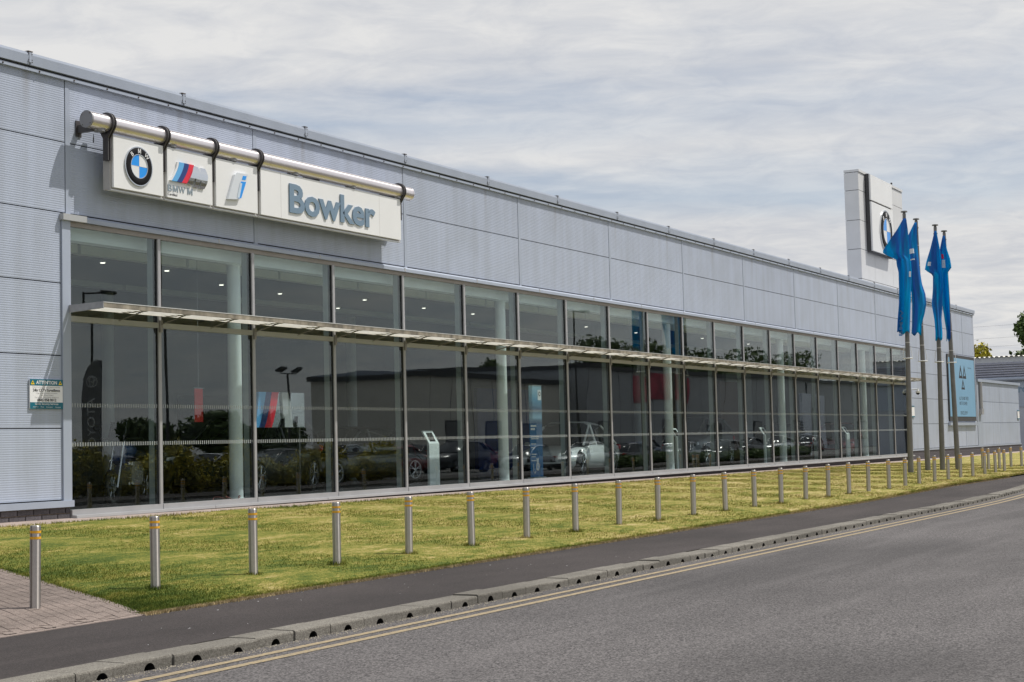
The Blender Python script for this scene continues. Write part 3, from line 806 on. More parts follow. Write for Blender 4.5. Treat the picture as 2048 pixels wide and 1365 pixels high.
# ---- display screen on the far wall
scr = empty('display_screen', (0, 0, 0), 'tall pale blue outdoor display screen showing three black triangles on the far wall', 'screen')
boxo('screen_housing', (75.66, 81.25, WY-.07, WY-.012, 2.12, 5.32), M_fascia, scr)
M_scr = mat('screen_blue', (.15, .28, .39), .4, 0, .03, 1, emit=(.16, .32, .48, .26))
boxo('screen_face', (75.75, 81.1, WY-.08, WY-.071, 2.33, 5.17), M_scr, scr)
boxo('screen_ledge', (75.5, 81.3, WY-.12, WY-.012, 1.90, 2.04), M_trim, scr)
def tri(cx, z0, z1, hw, t=.14):
    bm = B(); yy = WY-.0805
    o_ = [(cx-hw, z0), (cx+hw, z0), (cx, z1)]; h = (z1-z0)
    c = (cx, z0+h*.33); i_ = [(c[0]+(p[0]-c[0])*.42, c[1]+(p[1]-c[1])*.42) for p in o_]
    A = [bm.verts.new((p[0], yy, p[1])) for p in o_]; C_ = [bm.verts.new((p[0], yy, p[1])) for p in i_]
    for k in range(3): bm.faces.new((A[k], A[(k+1) % 3], C_[(k+1) % 3], C_[k]))
    return bm
for a in ((78.15, 4.2, 4.88, .40), (78.93, 4.2, 4.88, .385), (78.56, 3.66, 4.19, .38)): obj('triangle_symbol', tri(*a), M_ink, scr)
text_obj('screen_text', 'ALL YOUR MOT NEEDS', M_ink, 77.65, 79.6, 3.14, 3.31, WY-.0805, 0, scr, .01)
text_obj('screen_text', 'MOT AT BOWKER', M_ink, 77.7, 79.3, 2.89, 3.06, WY-.0805, 0, scr, .01)
text_obj('screen_text', 'ONCE £39.99', M_ink, 77.8, 79.25, 2.42, 2.60, WY-.0805, 0, scr, .01)
text_obj('screen_text', 'Bowker', M_ink, 79.75, 80.5, 4.72, 4.80, WY-.0805, 0, scr, .0)

# ---- alarm boxes and security notices
cct = empty('security_notice', (17.8, WY-.03, 2.5), 'teal and white attention notice about CCTV beside the left window jamb', 'sign')
cct.location = (0, 0, 0)
x0, x1, z0, z1 = 17.44, 18.122, 2.29, 2.745; yb = WY-.028
boxo('board', (x0, x1, yb, yb+.018, z0, z1), M_paper, cct)
def plate(name, a, b, c, d, mt, dy): 
    bm = B(); v = [bm.verts.new(p) for p in ((a, yb-dy, c), (b, yb-dy, c), (b, yb-dy, d), (a, yb-dy, d))]; bm.faces.new(v); return obj(name, bm, mt, cct)
plate('header_band', x0, x1, z1-.098, z1, M_teal, .002); plate('footer_band', x0, x1, z0, z0+.10, M_teal, .002)
text_obj('notice_text', 'ATTENTION', M_paper, x0+.125, x1-.125, z1-.078, z1-.022, yb-.004, 0, cct, .025)
for xa in (x0+.055, x1-.055):
    bm = B(); fill_xz(bm, [(xa-.038, z1-.082), (xa+.038, z1-.082), (xa, z1-.018)], yb-.004); obj('warning_triangle', bm, M_yellow, cct)
    bm = B(); fill_xz(bm, [(xa-.012, z1-.066), (xa+.012, z1-.066), (xa+.008, z1-.044), (xa-.008, z1-.044)], yb-.005); obj('warning_mark', bm, M_ink, cct)
text_obj('notice_text', '24hr CCTV Surveillance', M_ink, x0+.06, x1-.06, z1-.19, z1-.145, yb-.004, 0, cct, .012)
text_obj('notice_text', '0845 058 0012', M_ink, x0+.15, x1-.14, z0+.115, z0+.158, yb-.004, 0, cct, .018)
text_obj('notice_text', 'Guide Security Services', M_paper, x0+.10, x1-.10, z0+.052, z0+.092, yb-.004, 0, cct, .01)
M_faint = mat('small_print', (.30, .28, .30), .6)
text_obj('notice_text', 'These premises are protected by', M_faint, x0+.05, x1-.06, z1-.132, z1-.112, yb-.004, 0, cct)
text_obj('notice_text', 'Images are being monitored and recorded', M_faint, x0+.13, x1-.12, z1-.225, z1-.205, yb-.004, 0, cct)
text_obj('notice_text', 'for your safety', M_faint, x0+.22, x1-.2, z1-.258, z1-.238, yb-.004, 0, cct)
text_obj('notice_text', 'For further information telephone', M_faint, x0+.10, x1-.09, z1-.29, z1-.27, yb-.004, 0, cct)
text_obj('notice_text', 'CCTV    Fire    Intruder    Access', M_paper, x0+.06, x1-.05, z0+.02, z0+.038, yb-.004, 0, cct)
for nm, x, z, lb in (('security_notice', 69.05, 2.28, 'small white security notice on the wall just right of the last window'), ('security_notice', 92.0, 2.22, 'small white security notice near the outer corner of the low annex')):
    e = empty(nm, (x, WY-.04, z), lb, 'sign', 'small security notices on the far walls')
    boxo('board', (-.25, .25, 0, .02, .05, .45), M_paper, e); boxo('footer_band', (-.25, .25, -.003, .02, .0, .049), M_teal, e); boxo('header_band', (-.25, .25, -.003, .02, .451, .50), M_teal, e)
e = empty('security_camera', (69.1, WY-.02, 3.4), 'white security camera on a wall bracket above the notice right of the windows', 'camera')
bm = tube(B(), (0, 0, .1), (0, -.25, .1), .03, n=10); tube(bm, (0, -.25, .12), (0, -.25, -.02), .05, n=12); obj('bracket', bm, M_white, e)
bm = tube(B(), (0, -.25, .02), (0, -.25, -.06), .11, .10, n=16); obj('housing', bm, M_white, e)
bm = sphere(B(), Vector((0, -.25, -.06)), .085, seg=14); obj('dome', bm, M_black, e)

# ------------------------------------------------------------------ hanging dealership sign
SY = 17.68
rail = empty('sign_rail', (0, 0, 0), 'polished steel tube rail carrying the white sign boards on dark hangers', 'sign rail')
bm = tube(B(), (18.40, SY, 6.872), (22.95, SY, 6.872), .135, n=40, cap=False); tube(bm, (22.955, SY, 6.872), (27.80, SY, 6.872), .135, n=40, cap=False); obj('tube', bm, M_chrome, rail)
bm = B(); box(bm, 18.40, 27.8, SY-.105, SY-.098, 6.965, 6.969); obj('tube_seam', bm, M_ink, rail)
for a, b in ((18.37, 18.40), (27.80, 27.83)):
    bm = tube(B(), (a, SY, 6.872), (b, SY, 6.872), .139, n=40); obj('end_cap', bm, M_cap if a < 20 else M_chrome, rail)
    for k in range(4):
        pass
bm = B(); 
for k in range(4): sphere(bm, Vector((18.366, SY+.115*math.cos(k*1.57+.7), 6.872+.115*math.sin(k*1.57+.7))), .008, seg=6)
obj('cap_screws', bm, M_rivet, rail)
def hanger():
    bm = B(); n = 28
    for xo in (-.035, .015):
        # ring plate standing across the tube
        for s0, s1 in ((.137, .178),):
            vi = [[bm.verts.new((xo+d, s0*math.cos(2*math.pi*i/n), s0*math.sin(2*math.pi*i/n))) for i in range(n)] for d in (0, .02)]
            vo = [[bm.verts.new((xo+d, s1*math.cos(2*math.pi*i/n), s1*math.sin(2*math.pi*i/n))) for i in range(n)] for d in (0, .02)]
            for i in range(n):
                j = (i+1) % n
                bm.faces.new((vi[0][i], vi[0][j], vo[0][j], vo[0][i])); bm.faces.new((vi[1][i], vo[1][i], vo[1][j], vi[1][j]))
                bm.faces.new((vo[0][i], vo[0][j], vo[1][j], vo[1][i])); bm.faces.new((vi[0][i], vi[1][i], vi[1][j], vi[0][j]))
        # neck tapering into the drop arm
        pts = [(-.15, -.09), (.15, -.09), (.06, -.24), (.06, -.60), (-.05, -.60), (-.05, -.24)]
        a = [bm.verts.new((xo, y, z)) for y, z in pts]; b = [bm.verts.new((xo+.02, y, z)) for y, z in pts]
        bm.faces.new(a[::-1]); bm.faces.new(b)
        for i in range(6): bm.faces.new((a[i], a[(i+1) % 6], b[(i+1) % 6], b[i]))
    bmesh.ops.recalc_face_normals(bm, faces=bm.faces[:])
    me = bpy.data.meshes.new('hanger'); bm.to_mesh(me); bm.free(); me.materials.append(M_hanger); return me
hme = hanger()
for x in (18.84, 20.135, 21.40, 22.66, 27.42): inst('hanger', hme, rail, (x, SY, 6.872))
bm = box(B(), -.035, .035, .0, .32, -.10, .02); box(bm, -.06, .06, .30, .318, -.16, .10)
wme = bpy.data.meshes.new('wall_bracket'); bm.to_mesh(wme); bm.free(); wme.materials.append(M_hanger)
for x in (18.52, 21.9, 24.6, 27.25): inst('wall_bracket', wme, rail, (x, SY, 6.80))
bm = box(B(), -.09, .0, -.03, .05, -.165, -.12); tube(bm, (.05, 0, -.12), (.05, 0, -.165), .09, n=14); 
lme = bpy.data.meshes.new('spotlight'); bm.to_mesh(lme); bm.free(); lme.materials.append(M_cap)
for x in (18.62, 20.32, 21.92, 23.75, 25.65, 27.32): inst('spotlight', lme, rail, (x, SY, 6.88))
pts = [(18.5+.05*math.cos(t)+.10*t/3, SY+.02, 6.66-.14*math.sin(t*.9)) for t in [i*.35 for i in range(10)]]
obj('cable', path_tube(B(), pts, .005, 5), M_ink, rail)

BY = SY-.06           # front face of the boards
def board(nm, x0, x1, label, seams=()):
    e = empty(nm, (0, 0, 0), label, 'sign')
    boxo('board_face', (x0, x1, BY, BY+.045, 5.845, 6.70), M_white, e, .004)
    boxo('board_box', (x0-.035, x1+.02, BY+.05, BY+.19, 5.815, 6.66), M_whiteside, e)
    boxo('bottom_trim', (x0-.03, x1+.015, BY+.02, BY+.10, 5.80, 5.813), M_canopy_top, e)
    for s_ in seams: boxo('seam', (s_-.003, s_+.003, BY-.0008, BY+.002, 5.85, 6.695), M_whiteside, e)
    return e
def roundel(par, cx, cz, rr, y, th=.03):
    obj('silver_edge', ring_xz(B(), cx, cz, rr*.97, rr*1.03, y-th*.7, y, n=48), M_chromed, par)
    bm = B(); n = 48; rings = [(0.97, .75), (.93, 1.0), (.66, 1.0), (.62, .8)]
    rows = [[bm.verts.new((cx+rr*k*math.cos(2*math.pi*i/n), y-th*d, cz+rr*k*math.sin(2*math.pi*i/n))) for i in range(n)] for k, d in rings]
    for a, b in zip(rows[:-1], rows[1:]):
        for i in range(n): bm.faces.new((a[i], b[i], b[(i+1) % n], a[(i+1) % n])).smooth = True
    bmesh.ops.recalc_face_normals(bm, faces=bm.faces[:]); obj('black_ring', bm, M_black, par)
    obj('inner_edge', ring_xz(B(), cx, cz, rr*.60, rr*.635, y-th, y, n=48), M_chromed, par)
    for q, mt in ((0, M_white), (1, M_blue), (2, M_white), (3, M_blue)):
        obj('quarter', ring_xz(B(), cx, cz, 0, rr*.60, y-th*.75, y, q*math.pi/2, (q+1)*math.pi/2, 14), mt, par)
    boxo('cross_bar', (cx-rr*.6, cx+rr*.6, y-th*.8, y, cz-rr*.008, cz+rr*.008), M_chromed, par)
    boxo('cross_bar', (cx-rr*.008, cx+rr*.008, y-th*.81, y, cz-rr*.6, cz+rr*.6), M_chromed, par)
    for ch, ang in (('B', 133), ('M', 90), ('W', 47)):
        me, lo, hi = glyph_m() if ch == 'M' else text_mesh(ch, .01, .012); bm = B(); bm.from_mesh(me)
        hgt = rr*.235; sc = hgt/(hi[1]-lo[1]); a = R(ang-90)
        c = (cx+rr*.795*math.cos(R(ang)), cz+rr*.795*math.sin(R(ang)))
        for v in bm.verts:
            u = (v.co.x-(lo[0]+hi[0])/2)*sc; t_ = (v.co.y-(lo[1]+hi[1])/2)*sc
            v.co = Vector((c[0]+u*math.cos(a)-t_*math.sin(a), y-th-.003, c[1]+u*math.sin(a)+t_*math.cos(a)))
        obj('ring_letter', bm, M_white, par)
b1 = board('sign_board', 18.915, 20.10, 'square white sign board with the blue and white roundel, leftmost on the rail')
roundel(b1, 19.49, 6.262, .318, BY, .03)
b2 = board('sign_board', 20.195, 21.365, 'square white sign board with the striped M emblem and grey BMW M lettering')
def slanted(x0, x1, z0, z1, sh): return [(x0, z0), (x1, z0), (x1+sh, z1), (x0+sh, z1)]
def curved_strip(xa0, xa1, z0, z1, sh, y0, y1, mt, par, nm):
    """slanting stripe whose sides bow outwards"""
    bm = B(); n = 8; L, Rr = [], []
    for i in range(n+1):
        t = i/n; o_ = sh*t+.05*math.sin(math.pi*t)*-.5*(1-t)
        o_ = sh*(1-(1-t)**1.5)
        L.append((xa0+o_, z0+(z1-z0)*t)); Rr.append((xa1+o_, z0+(z1-z0)*t))
    for k in range(n):
        prism_xz(bm, [L[k], Rr[k], Rr[k+1], L[k+1]], y0, y1)
    return obj(nm, bm, mt, par)
curved_strip(20.235, 20.295, 6.135, 6.475, .19, BY-.03, BY, M_white, b2, 'emblem_edge')
curved_strip(20.275, 20.40, 6.135, 6.475, .19, BY-.035, BY, M_ltblue, b2, 'stripe_light_blue')
curved_strip(20.40, 20.525, 6.135, 6.475, .19, BY-.035, BY, M_navy, b2, 'stripe_navy')
curved_strip(20.525, 20.65, 6.135, 6.475, .19, BY-.035, BY, M_red, b2, 'stripe_red')
pts_ = [(20.645, 6.13), (20.79, 6.12), (20.845, 6.25), (20.865, 6.24), (20.835, 6.095), (20.945, 6.095), (20.985, 6.23), (21.005, 6.22), (20.985, 6.085), (21.12, 6.10), (21.16, 6.20), (21.175, 6.34), (21.14, 6.455), (21.02, 6.455), (20.985, 6.37), (20.95, 6.455), (20.845, 6.47)]
bm = prism_xz(B(), pts_, BY-.02, BY)
for zc_ in (6.14, 6.19, 6.24, 6.29, 6.34, 6.39, 6.43):
    bmesh.ops.bisect_plane(bm, geom=bm.verts[:]+bm.edges[:]+bm.faces[:], plane_co=(0, 0, zc_), plane_no=(0, 0, 1))
for v in bm.verts:
    if v.co.y < BY-.01: v.co.y -= .045*math.sin(math.pi*min(1, max(0, (v.co.z-6.08)/.40)))
obj('chrome_letter', bm, mat('emblem_mirror', (.74, .77, .80), .16, 1, .02, 1), b2)
for ch_, xa_, xb_ in (('B', 20.205, 20.31), ('M', 20.33, 20.46), ('W', 20.475, 20.64), ('M', 20.70, 20.83)):
    text_obj('board_text', ch_, M_letter_grey, xa_, xb_, 5.955, 6.065, BY-.001, .006, b2, .012)
text_obj('board_text', 'Certified', M_ink, 20.205, 20.44, 5.885, 5.93, BY-.003, 0, b2, .01)
b3 = board('sign_board', 21.46, 22.625, 'square white sign board with the slanting silver and blue i emblem')
bm = prism_xz(B(), [(21.72, 5.995), (22.06, 6.03), (22.10, 6.10), (22.31, 6.52), (21.98, 6.51), (21.92, 6.46)], BY-.05, BY)
bmesh.ops.bevel(bm, geom=bm.edges[:], offset=.006, segments=2, affect='EDGES'); obj('emblem_plate', bm, mat('emblem_silver', (.72, .75, .78), .3, .35, .02), b3)
obj('emblem_stem', prism_xz(B(), [(22.01, 6.045), (22.09, 6.06), (22.235, 6.37), (22.09, 6.36), (22.0, 6.13)], BY-.054, BY-.051), M_blue, b3)
obj('emblem_inset', prism_xz(B(), [(21.97, 6.05), (22.04, 6.06), (22.12, 6.33), (22.06, 6.33)], BY-.056, BY-.0545), mat('emblem_pale', (.6, .7, .78), .3, .3), b3)
obj('emblem_dot', prism_xz(B(), [(22.115, 6.395), (22.215, 6.40), (22.25, 6.475), (22.15, 6.47)], BY-.054, BY-.051), M_blue, b3)
b4 = board('sign_board', 22.72, 27.40, 'long white sign board with large blue-grey Bowker lettering, rightmost on the rail', (23.32, 26.60))
text_obj('board_text', 'Bowker', M_letter, 23.56, 26.42, 5.975, 6.53, BY-.002, .022, b4, .026)

# ------------------------------------------------------------------ sign tower on the roof
tw = empty('sign_tower', (0, 0, 0), 'tall white panelled tower rising behind the roof, carrying a roundel board', 'tower')
TY = 20.0; tz = [7.2, 8.55, 9.89, 11.20, 12.555, 13.37, 13.50]
boxo('tower_core', (69.13, 76.42, TY+.03, TY+.62, 7.3, 13.44), M_dark, tw)
for z0, z1 in zip(tz[:-1], tz[1:]):
    cap = z1 > 13.45
    for a, b in ((69.10, 71.25), (71.25, 74.3), (74.3, 76.45)):
        boxo('tower_panel', (a+(.01 if a > 70 else 0)-(.02 if cap else 0), b-.01+(.02 if cap and b > 76 else 0), TY-(.04 if cap else 0), TY+.03, z0+.012, z1-.012), M_tower, tw)
    boxo('tower_panel', (69.06-(.02 if cap else 0), 69.13, TY+(-.03 if cap else .005), TY+.65, z0+.012, z1-.012), M_tower, tw)
boxo('tower_panel', (76.42, 76.47, TY+.005, TY+.65, 7.3, 13.5), M_tower, tw)
tb = empty('tower_board', (0, 0, 0), 'white two-piece sign board with a large roundel fixed to the front of the roof tower', 'sign')
boxo('upper_board', (70.05, 73.62, 19.72, 19.80, 12.20, 13.36), M_white, tb); boxo('lower_board', (70.05, 73.62, 19.72, 19.80, 9.88, 12.12), M_white, tb)
boxo('board_box', (70.02, 73.6, 19.805, 19.95, 9.82, 13.40), M_fascia, tb)
roundel(tb, 72.25, 10.98, .96, 19.72, .07)
pg = empty('perched_bird', (75.6, 20.3, 13.49), 'dark bird perched on the top right of the roof tower', 'bird')
bm = sphere(B(), Vector((0, 0, .14)), .10, (1.6, .8, .9), 10); sphere(bm, Vector((.15, 0, .26)), .055, seg=8); tube(bm, (.19, 0, .26), (.25, 0, .25), .018, .003, n=6)
tube(bm, (-.12, 0, .14), (-.32, 0, .10), .05, .02, n=6); tube(bm, (.0, .03, .07), (.0, .03, 0), .008, n=5); tube(bm, (.0, -.03, .07), (.0, -.03, 0), .008, n=5)
obj('body', bm, mat('bird_black', (.02, .02, .022), .5), pg)

# ------------------------------------------------------------------ bollards
def bollard():
    e = empty('bollard', (0, 0, 0), 'x', 'bollard', 'steel bollards along the lawn')
    H = .745; r = .049
    bm = tube(B(), (0, 0, -.25), (0, 0, H-.012), r, n=28, cap=False); obj('post', bm, M_steel, e)
    bm = B(); n = 28; rows = []
    for rr, z in ((r, H-.012), (r*.97, H-.003), (r*.88, H), (0.0001, H+.001)):
        rows.append([bm.verts.new((rr*math.cos(2*math.pi*i/n), rr*math.sin(2*math.pi*i/n), z)) for i in range(n)])
    for a, b in zip(rows[:-1], rows[1:]):
        for i in range(n): bm.faces.new((a[i], a[(i+1) % n], b[(i+1) % n], b[i])).smooth = True
    obj('cap', bm, M_steel, e)
    for z0 in (H-.068, H-.122):
        bm = tube(B(), (0, 0, z0), (0, 0, z0+.023), r+.0012, n=28, cap=False); obj('reflective_band', bm, M_band, e)
    return e
bpos = [(314, 1183), (505.5, 1150.5), (671, 1131), (817, 1117), (941.5, 1100), (1052, 1083), (1151, 1069), (1239, 1057), (1316, 1046), (1387, 1034), (1451.5, 1026), (1511, 1017), (1565, 1009), (1613.5, 1002), (1660, 995), (1701, 990), (1741, 984)]
ordn = ['first', 'second', 'third', 'fourth', 'fifth', 'sixth', 'seventh', 'eighth', 'ninth', 'tenth', 'eleventh', 'twelfth', 'thirteenth', 'fourteenth', 'fifteenth', 'sixteenth', 'seventeenth', 'eighteenth', 'nineteenth', 'twentieth', 'twenty-first', 'twenty-second', 'twenty-third', 'twenty-fourth', 'twenty-fifth', 'twenty-sixth', 'twenty-seventh']
brow = [(10.52, 10.79)]+[(10.567+1.5604*i, 10.79) for i in range(1, 18)]
brow += [(39.0, 10.82), (40.75, 10.88), (42.35, 10.93), (44.1, 10.95), (45.8, 10.98), (47.35, 10.99), (49.0, 11.0), (50.9, 11.05), (52.7, 11.1), (53.75, 10.98)]
b0 = bollard()
for i, (x, y) in enumerate(brow[:27]):
    b = b0 if i == 0 else copy_tree(b0)
    zb = .194+.004
    b.location = (x, y, zb); b.rotation_euler = (random.gauss(0, .009), random.gauss(0, .009), random.random()*3)
    if i == 0: b['label'] = 'steel bollard with two orange bands standing on the block paving, nearest the camera'
    else: b['label'] = 'steel bollard with two orange bands in the lawn row, %s from the left' % ordn[i]
back = [(57.3, 12.5, 'steel bollard half hidden behind the lawn row, leftmost of the rear curve of bollards'), (55.9, 12.0, 'second steel bollard from the left in the rear curve of bollards near the wall'), (57.2, 11.9, 'middle steel bollard of the rear curve near the annex wall'), (54.6, 11.2, 'steel bollard close beside the last one of the front lawn row'), (59.2, 11.9, 'second steel bollard from the right in the rear curve near the annex'), (60.6, 11.8, 'steel bollard at the right edge of the picture, last of all the bollards')]
for x, y, lb in back:
    b = copy_tree(b0); b.location = (x, y, gz(x, y)+.01); b.rotation_euler = (0, 0, random.random()*3); b['label'] = lb

def tufts():
    bp = [q for q in brow[1:17]]
    def pt(t):
        x, y = bp[int(t*len(bp))%len(bp)]; a = random.random()*6.28; q = .05+.05*random.random()
        return (x+q*math.cos(a), y+q*math.sin(a), gz(x, y)+.03)
    fringe('bollard_foot_grass', pt, 2300, M_blades, .055, 'uncut grass tufts around the feet of the lawn bollards', .02)
tufts()
# ------------------------------------------------------------------ flagpoles and flags
LEFT = Vector((-.26, .966, 0)); VIEW = Vector((.966, .26, 0))
def flagpole(x, y, ztop, tx, ty, label):
    z0 = gz(x, y)
    e = empty('flagpole', (x, y, z0), label, 'flagpole', 'flagpoles on the lawn')
    h = ztop-z0
    bm = B(); n = 8; pr_ = None
    for i in range(n):
        a, b = i/n, (i+1)/n
        tube(bm, (tx*a, ty*a, h*a-(.1 if i == 0 else 0)), (tx*b, ty*b, h*b), .092-.038*a, .092-.038*b, 18, cap=(i in (0, n-1)))
    obj('pole', bm, M_pole, e)
    bm = tube(B(), (tx, ty, h), (tx, ty, h+.05), .045, n=12); tube(bm, (tx, ty, h+.05), (tx, ty, h+.09), .11, .10, n=16); tube(bm, (tx, ty, h-.25), (tx, ty, h-.2), .07, n=12); obj('finial', bm, M_pole, e)
    for q in (.5, .58, .66, .74, .82, .9):
        bm = tube(B(), (tx*q, ty*q, h*q), (tx*q, ty*q, h*q+.03), .095-.038*q, n=14); obj('flag_clip', bm, M_whiteside, e)
    zc = 4.05-z0; pts = [(tx*.4+.12*0, ty*.4, zc+.45)]
    c = Vector((tx*.45, ty*.45, zc))
    ringp = [c+LEFT*(.15*math.cos(t))+VIEW*(.15*math.sin(t))+Vector((0, 0, -.05)) for t in [2*math.pi*i/16 for i in range(17)]]
    bm = path_tube(B(), ringp, .015, 6); path_tube(bm, [ringp[0], c+LEFT*.1+Vector((0, 0, .36))], .009, 6); path_tube(bm, [ringp[8], c-LEFT*.1+Vector((0, 0, .36))], .009, 6)
    obj('counterweight', bm, M_white, e)
    return e
poles = [(50.8, 13.37, 8.75, 'flagpole with the flag blown furthest left, leftmost of the four'),
         (53.2, 13.42, 8.85, 'flagpole second from the left, its blue flag hanging close with white patches'),
         (54.4, 13.22, 8.72, 'flagpole third from the left with the wrapped dark blue flag'),
         (55.4, 12.93, 8.62, 'rightmost flagpole with a red and white mark on its flag')]
from_px = lambda x, y: None
targets = [(1808, 422), (1832, 437), (1870, 449), (1888, 461)]
POLE = []
for (x, y, zt, lb), (ptx, pty) in zip(poles, targets):
    # lean and height measured on the photograph, expressed in metres
    d = Fv+(ptx-1024)/f_px*Rv-(pty-682.5)/f_px*Uv
    rr = math.hypot(x, y)/math.hypot(d.x, d.y); top = Vector((0, 0, 1.58))+d*rr
    lat = (top-Vector((x, y, 0))).dot(LEFT); lean = LEFT*lat
    flagpole(x, y, top.z-.1, lean.x, lean.y, lb); POLE.append((x, y, top.z-.1, lean))
def flag(idx, rows, label, phase, marks=()):
    """rows: (height z, left extent, right extent) in metres from the pole; the cloth is folded in depth"""
    x, y, zt, lean = POLE[idx]
    zs = [r[0] for r in rows]; n = 46; mcol = 26
    Z = np.linspace(zs[0], zs[-1], n)
    Lf = np.interp(-Z, [-z for z in zs], [r[1] for r in rows]); Rt = np.interp(-Z, [-z for z in zs], [r[2] for r in rows])
    def fold(u, z):
        k = (zs[0]-z)/(zs[0]-zs[-1])
        return .17+.11*math.sin(u*(6.2+1.1*math.sin(phase*3))+phase+z*.35+.5*math.sin(z*1.3+phase))*min(1, k*3)+.035*math.sin(u*15+phase*2-z*1.2)*min(1, k*3)+.05*math.sin(z*1.5+phase)
    def pt(u, z, l, r_, off=0):
        w_ = l+(r_-l)*u
        c = Vector((x, y, 0))+lean*((z-.3)/(zt-.3))
        p = c-LEFT*w_-VIEW*(.13+fold(u, z)+off); p.z = z; return p
    vv = [pt(j/mcol, Z[i], Lf[i], Rt[i]) for i in range(n) for j in range(mcol+1)]
    for k_, v in enumerate(vv):
        i, j = divmod(k_, mcol+1)
        v.z += .05*math.sin(j*.35+phase)*(1 if i > n-2 else 0)
    ff = [(i*(mcol+1)+j, (i+1)*(mcol+1)+j, (i+1)*(mcol+1)+j+1, i*(mcol+1)+j+1) for i in range(n-1) for j in range(mcol)]
    me = bpy.data.meshes.new('cloth'); me.from_pydata(vv, [], ff); me.polygons.foreach_set('use_smooth', [True]*len(ff)); me.update()
    e = empty('flag', (x, y, zt), label, 'flag', 'blue flags on the four poles'); e.location = (0, 0, 0)
    o = obj('cloth', me, M_flag, e); so_ = o.modifiers.new('thick', 'SOLIDIFY'); so_.thickness = .006
    for nm, mt, u0, u1, z0, z1 in marks:
        bmm = B(); nn = 6; g = []
        for i in range(nn+1):
            for j in range(nn+1):
                u = u0+(u1-u0)*j/nn; z = z0+(z1-z0)*i/nn
                l = np.interp(-z, [-q for q in zs], [r[1] for r in rows]); r_ = np.interp(-z, [-q for q in zs], [r[2] for r in rows])
                g.append(bmm.verts.new(pt(u, z, float(l), float(r_), .014)))
        for i in range(nn):
            for j in range(nn): bmm.faces.new((g[i*(nn+1)+j], g[i*(nn+1)+j+1], g[(i+1)*(nn+1)+j+1], g[(i+1)*(nn+1)+j]))
        obj(nm, bmm, mt, e)
    return e, pt, zs, rows
PX = 1/3149*52
def rows_px(poly, xp, idx):
    """outline measured as (y, x_left, x_right) -> (z, left, right) metres"""
    x, y, zt, lean = POLE[idx]; out_ = []
    for (py, a, b) in poly:
        d = Fv+((a+b)/2-1024)/f_px*Rv-(py-682.5)/f_px*Uv; rr = math.hypot(x, y)/math.hypot(d.x, d.y)
        z = 1.58+d.z*rr
        c = Vector((x, y, z))+lean*((z-.3)/(zt-.3))-Vector((0, 0, 1.58)); cpx = 1024+f_px*c.dot(Rv)/c.dot(Fv)
        out_.append((z, (a-cpx)*PX*1.10, (b-cpx)*PX*.95+.02))
    return out_
f1 = flag(0, rows_px([(440, 1807, 1811), (460, 1797, 1814), (480, 1785, 1816), (505, 1770, 1818), (512, 1779, 1818), (520, 1795, 1819), (532, 1796, 1821), (545, 1799, 1822), (580, 1800, 1821), (610, 1800, 1820), (640, 1798, 1819), (668, 1797, 1818)], 0, 0), 'blue flag streaming to the left in front of the roof tower, leftmost flag', .6,
          [('white_mark', M_flagwhite, .80, .95, 6.62, 6.80)])
f2 = flag(1, rows_px([(448, 1829, 1832), (475, 1817, 1833), (500, 1816, 1834), (540, 1821, 1838), (570, 1822, 1843), (590, 1825, 1850), (610, 1826, 1852), (630, 1826, 1848), (650, 1826, 1842), (670, 1825, 1841)], 0, 1), 'blue flag with white block marks near the top, second from the left', 2.1,
          [('white_mark', M_flagwhite, .12, .62, 502, 498)][:0]+[('white_mark', M_flagwhite, .05, .62, 7.62, 7.78), ('white_mark', M_flagwhite, .05, .6, 7.40, 7.44)])
f3 = flag(2, rows_px([(464, 1869, 1871), (500, 1861, 1878), (525, 1854, 1881), (542, 1851, 1882), (552, 1866, 1884), (580, 1866, 1885), (610, 1864, 1884), (640, 1869, 1882), (665, 1871, 1884), (680, 1871, 1884)], 0, 2), 'dark blue flag wrapped round its pole with a pointed left corner, third from the left', 4.0,
          [('white_mark', M_flagwhite, .12, .33, 7.28, 7.42)])
f4 = flag(3, rows_px([(474, 1885, 1888), (500, 1880, 1892), (520, 1882, 1899), (538, 1882, 1902), (548, 1881, 1894), (580, 1882, 1896), (610, 1885, 1897), (640, 1889, 1898), (665, 1893, 1899), (682, 1893, 1899)], 0, 3), 'blue flag with a red and white mark on its upper fold, rightmost flag', 5.2,
          [('red_mark', M_red, .1, .35, 7.62, 7.78), ('white_mark', M_flagwhite, .1, .45, 7.30, 7.58)])
# lettering running down the first flag
e, ptf, zsf, rowf = f1
me, lo, hi = text_mesh('BMW', .0, .02); bm = B(); bm.from_mesh(me); bmesh.ops.triangulate(bm, faces=bm.faces[:])
for v in bm.verts:
    s_ = (v.co.x-lo[0])/(hi[0]-lo[0]); t_ = (v.co.y-lo[1])/(hi[1]-lo[1])
    z = 4.72+s_*.85; u = .42-t_*.28
    l = float(np.interp(-z, [-q for q in zsf], [r[1] for r in rowf])); r_ = float(np.interp(-z, [-q for q in zsf], [r[2] for r in rowf]))
    v.co = ptf(u, z, l, r_, .03)
obj('flag_lettering', bm, mat('flag_pale_blue', (.10, .28, .55), .7), e)
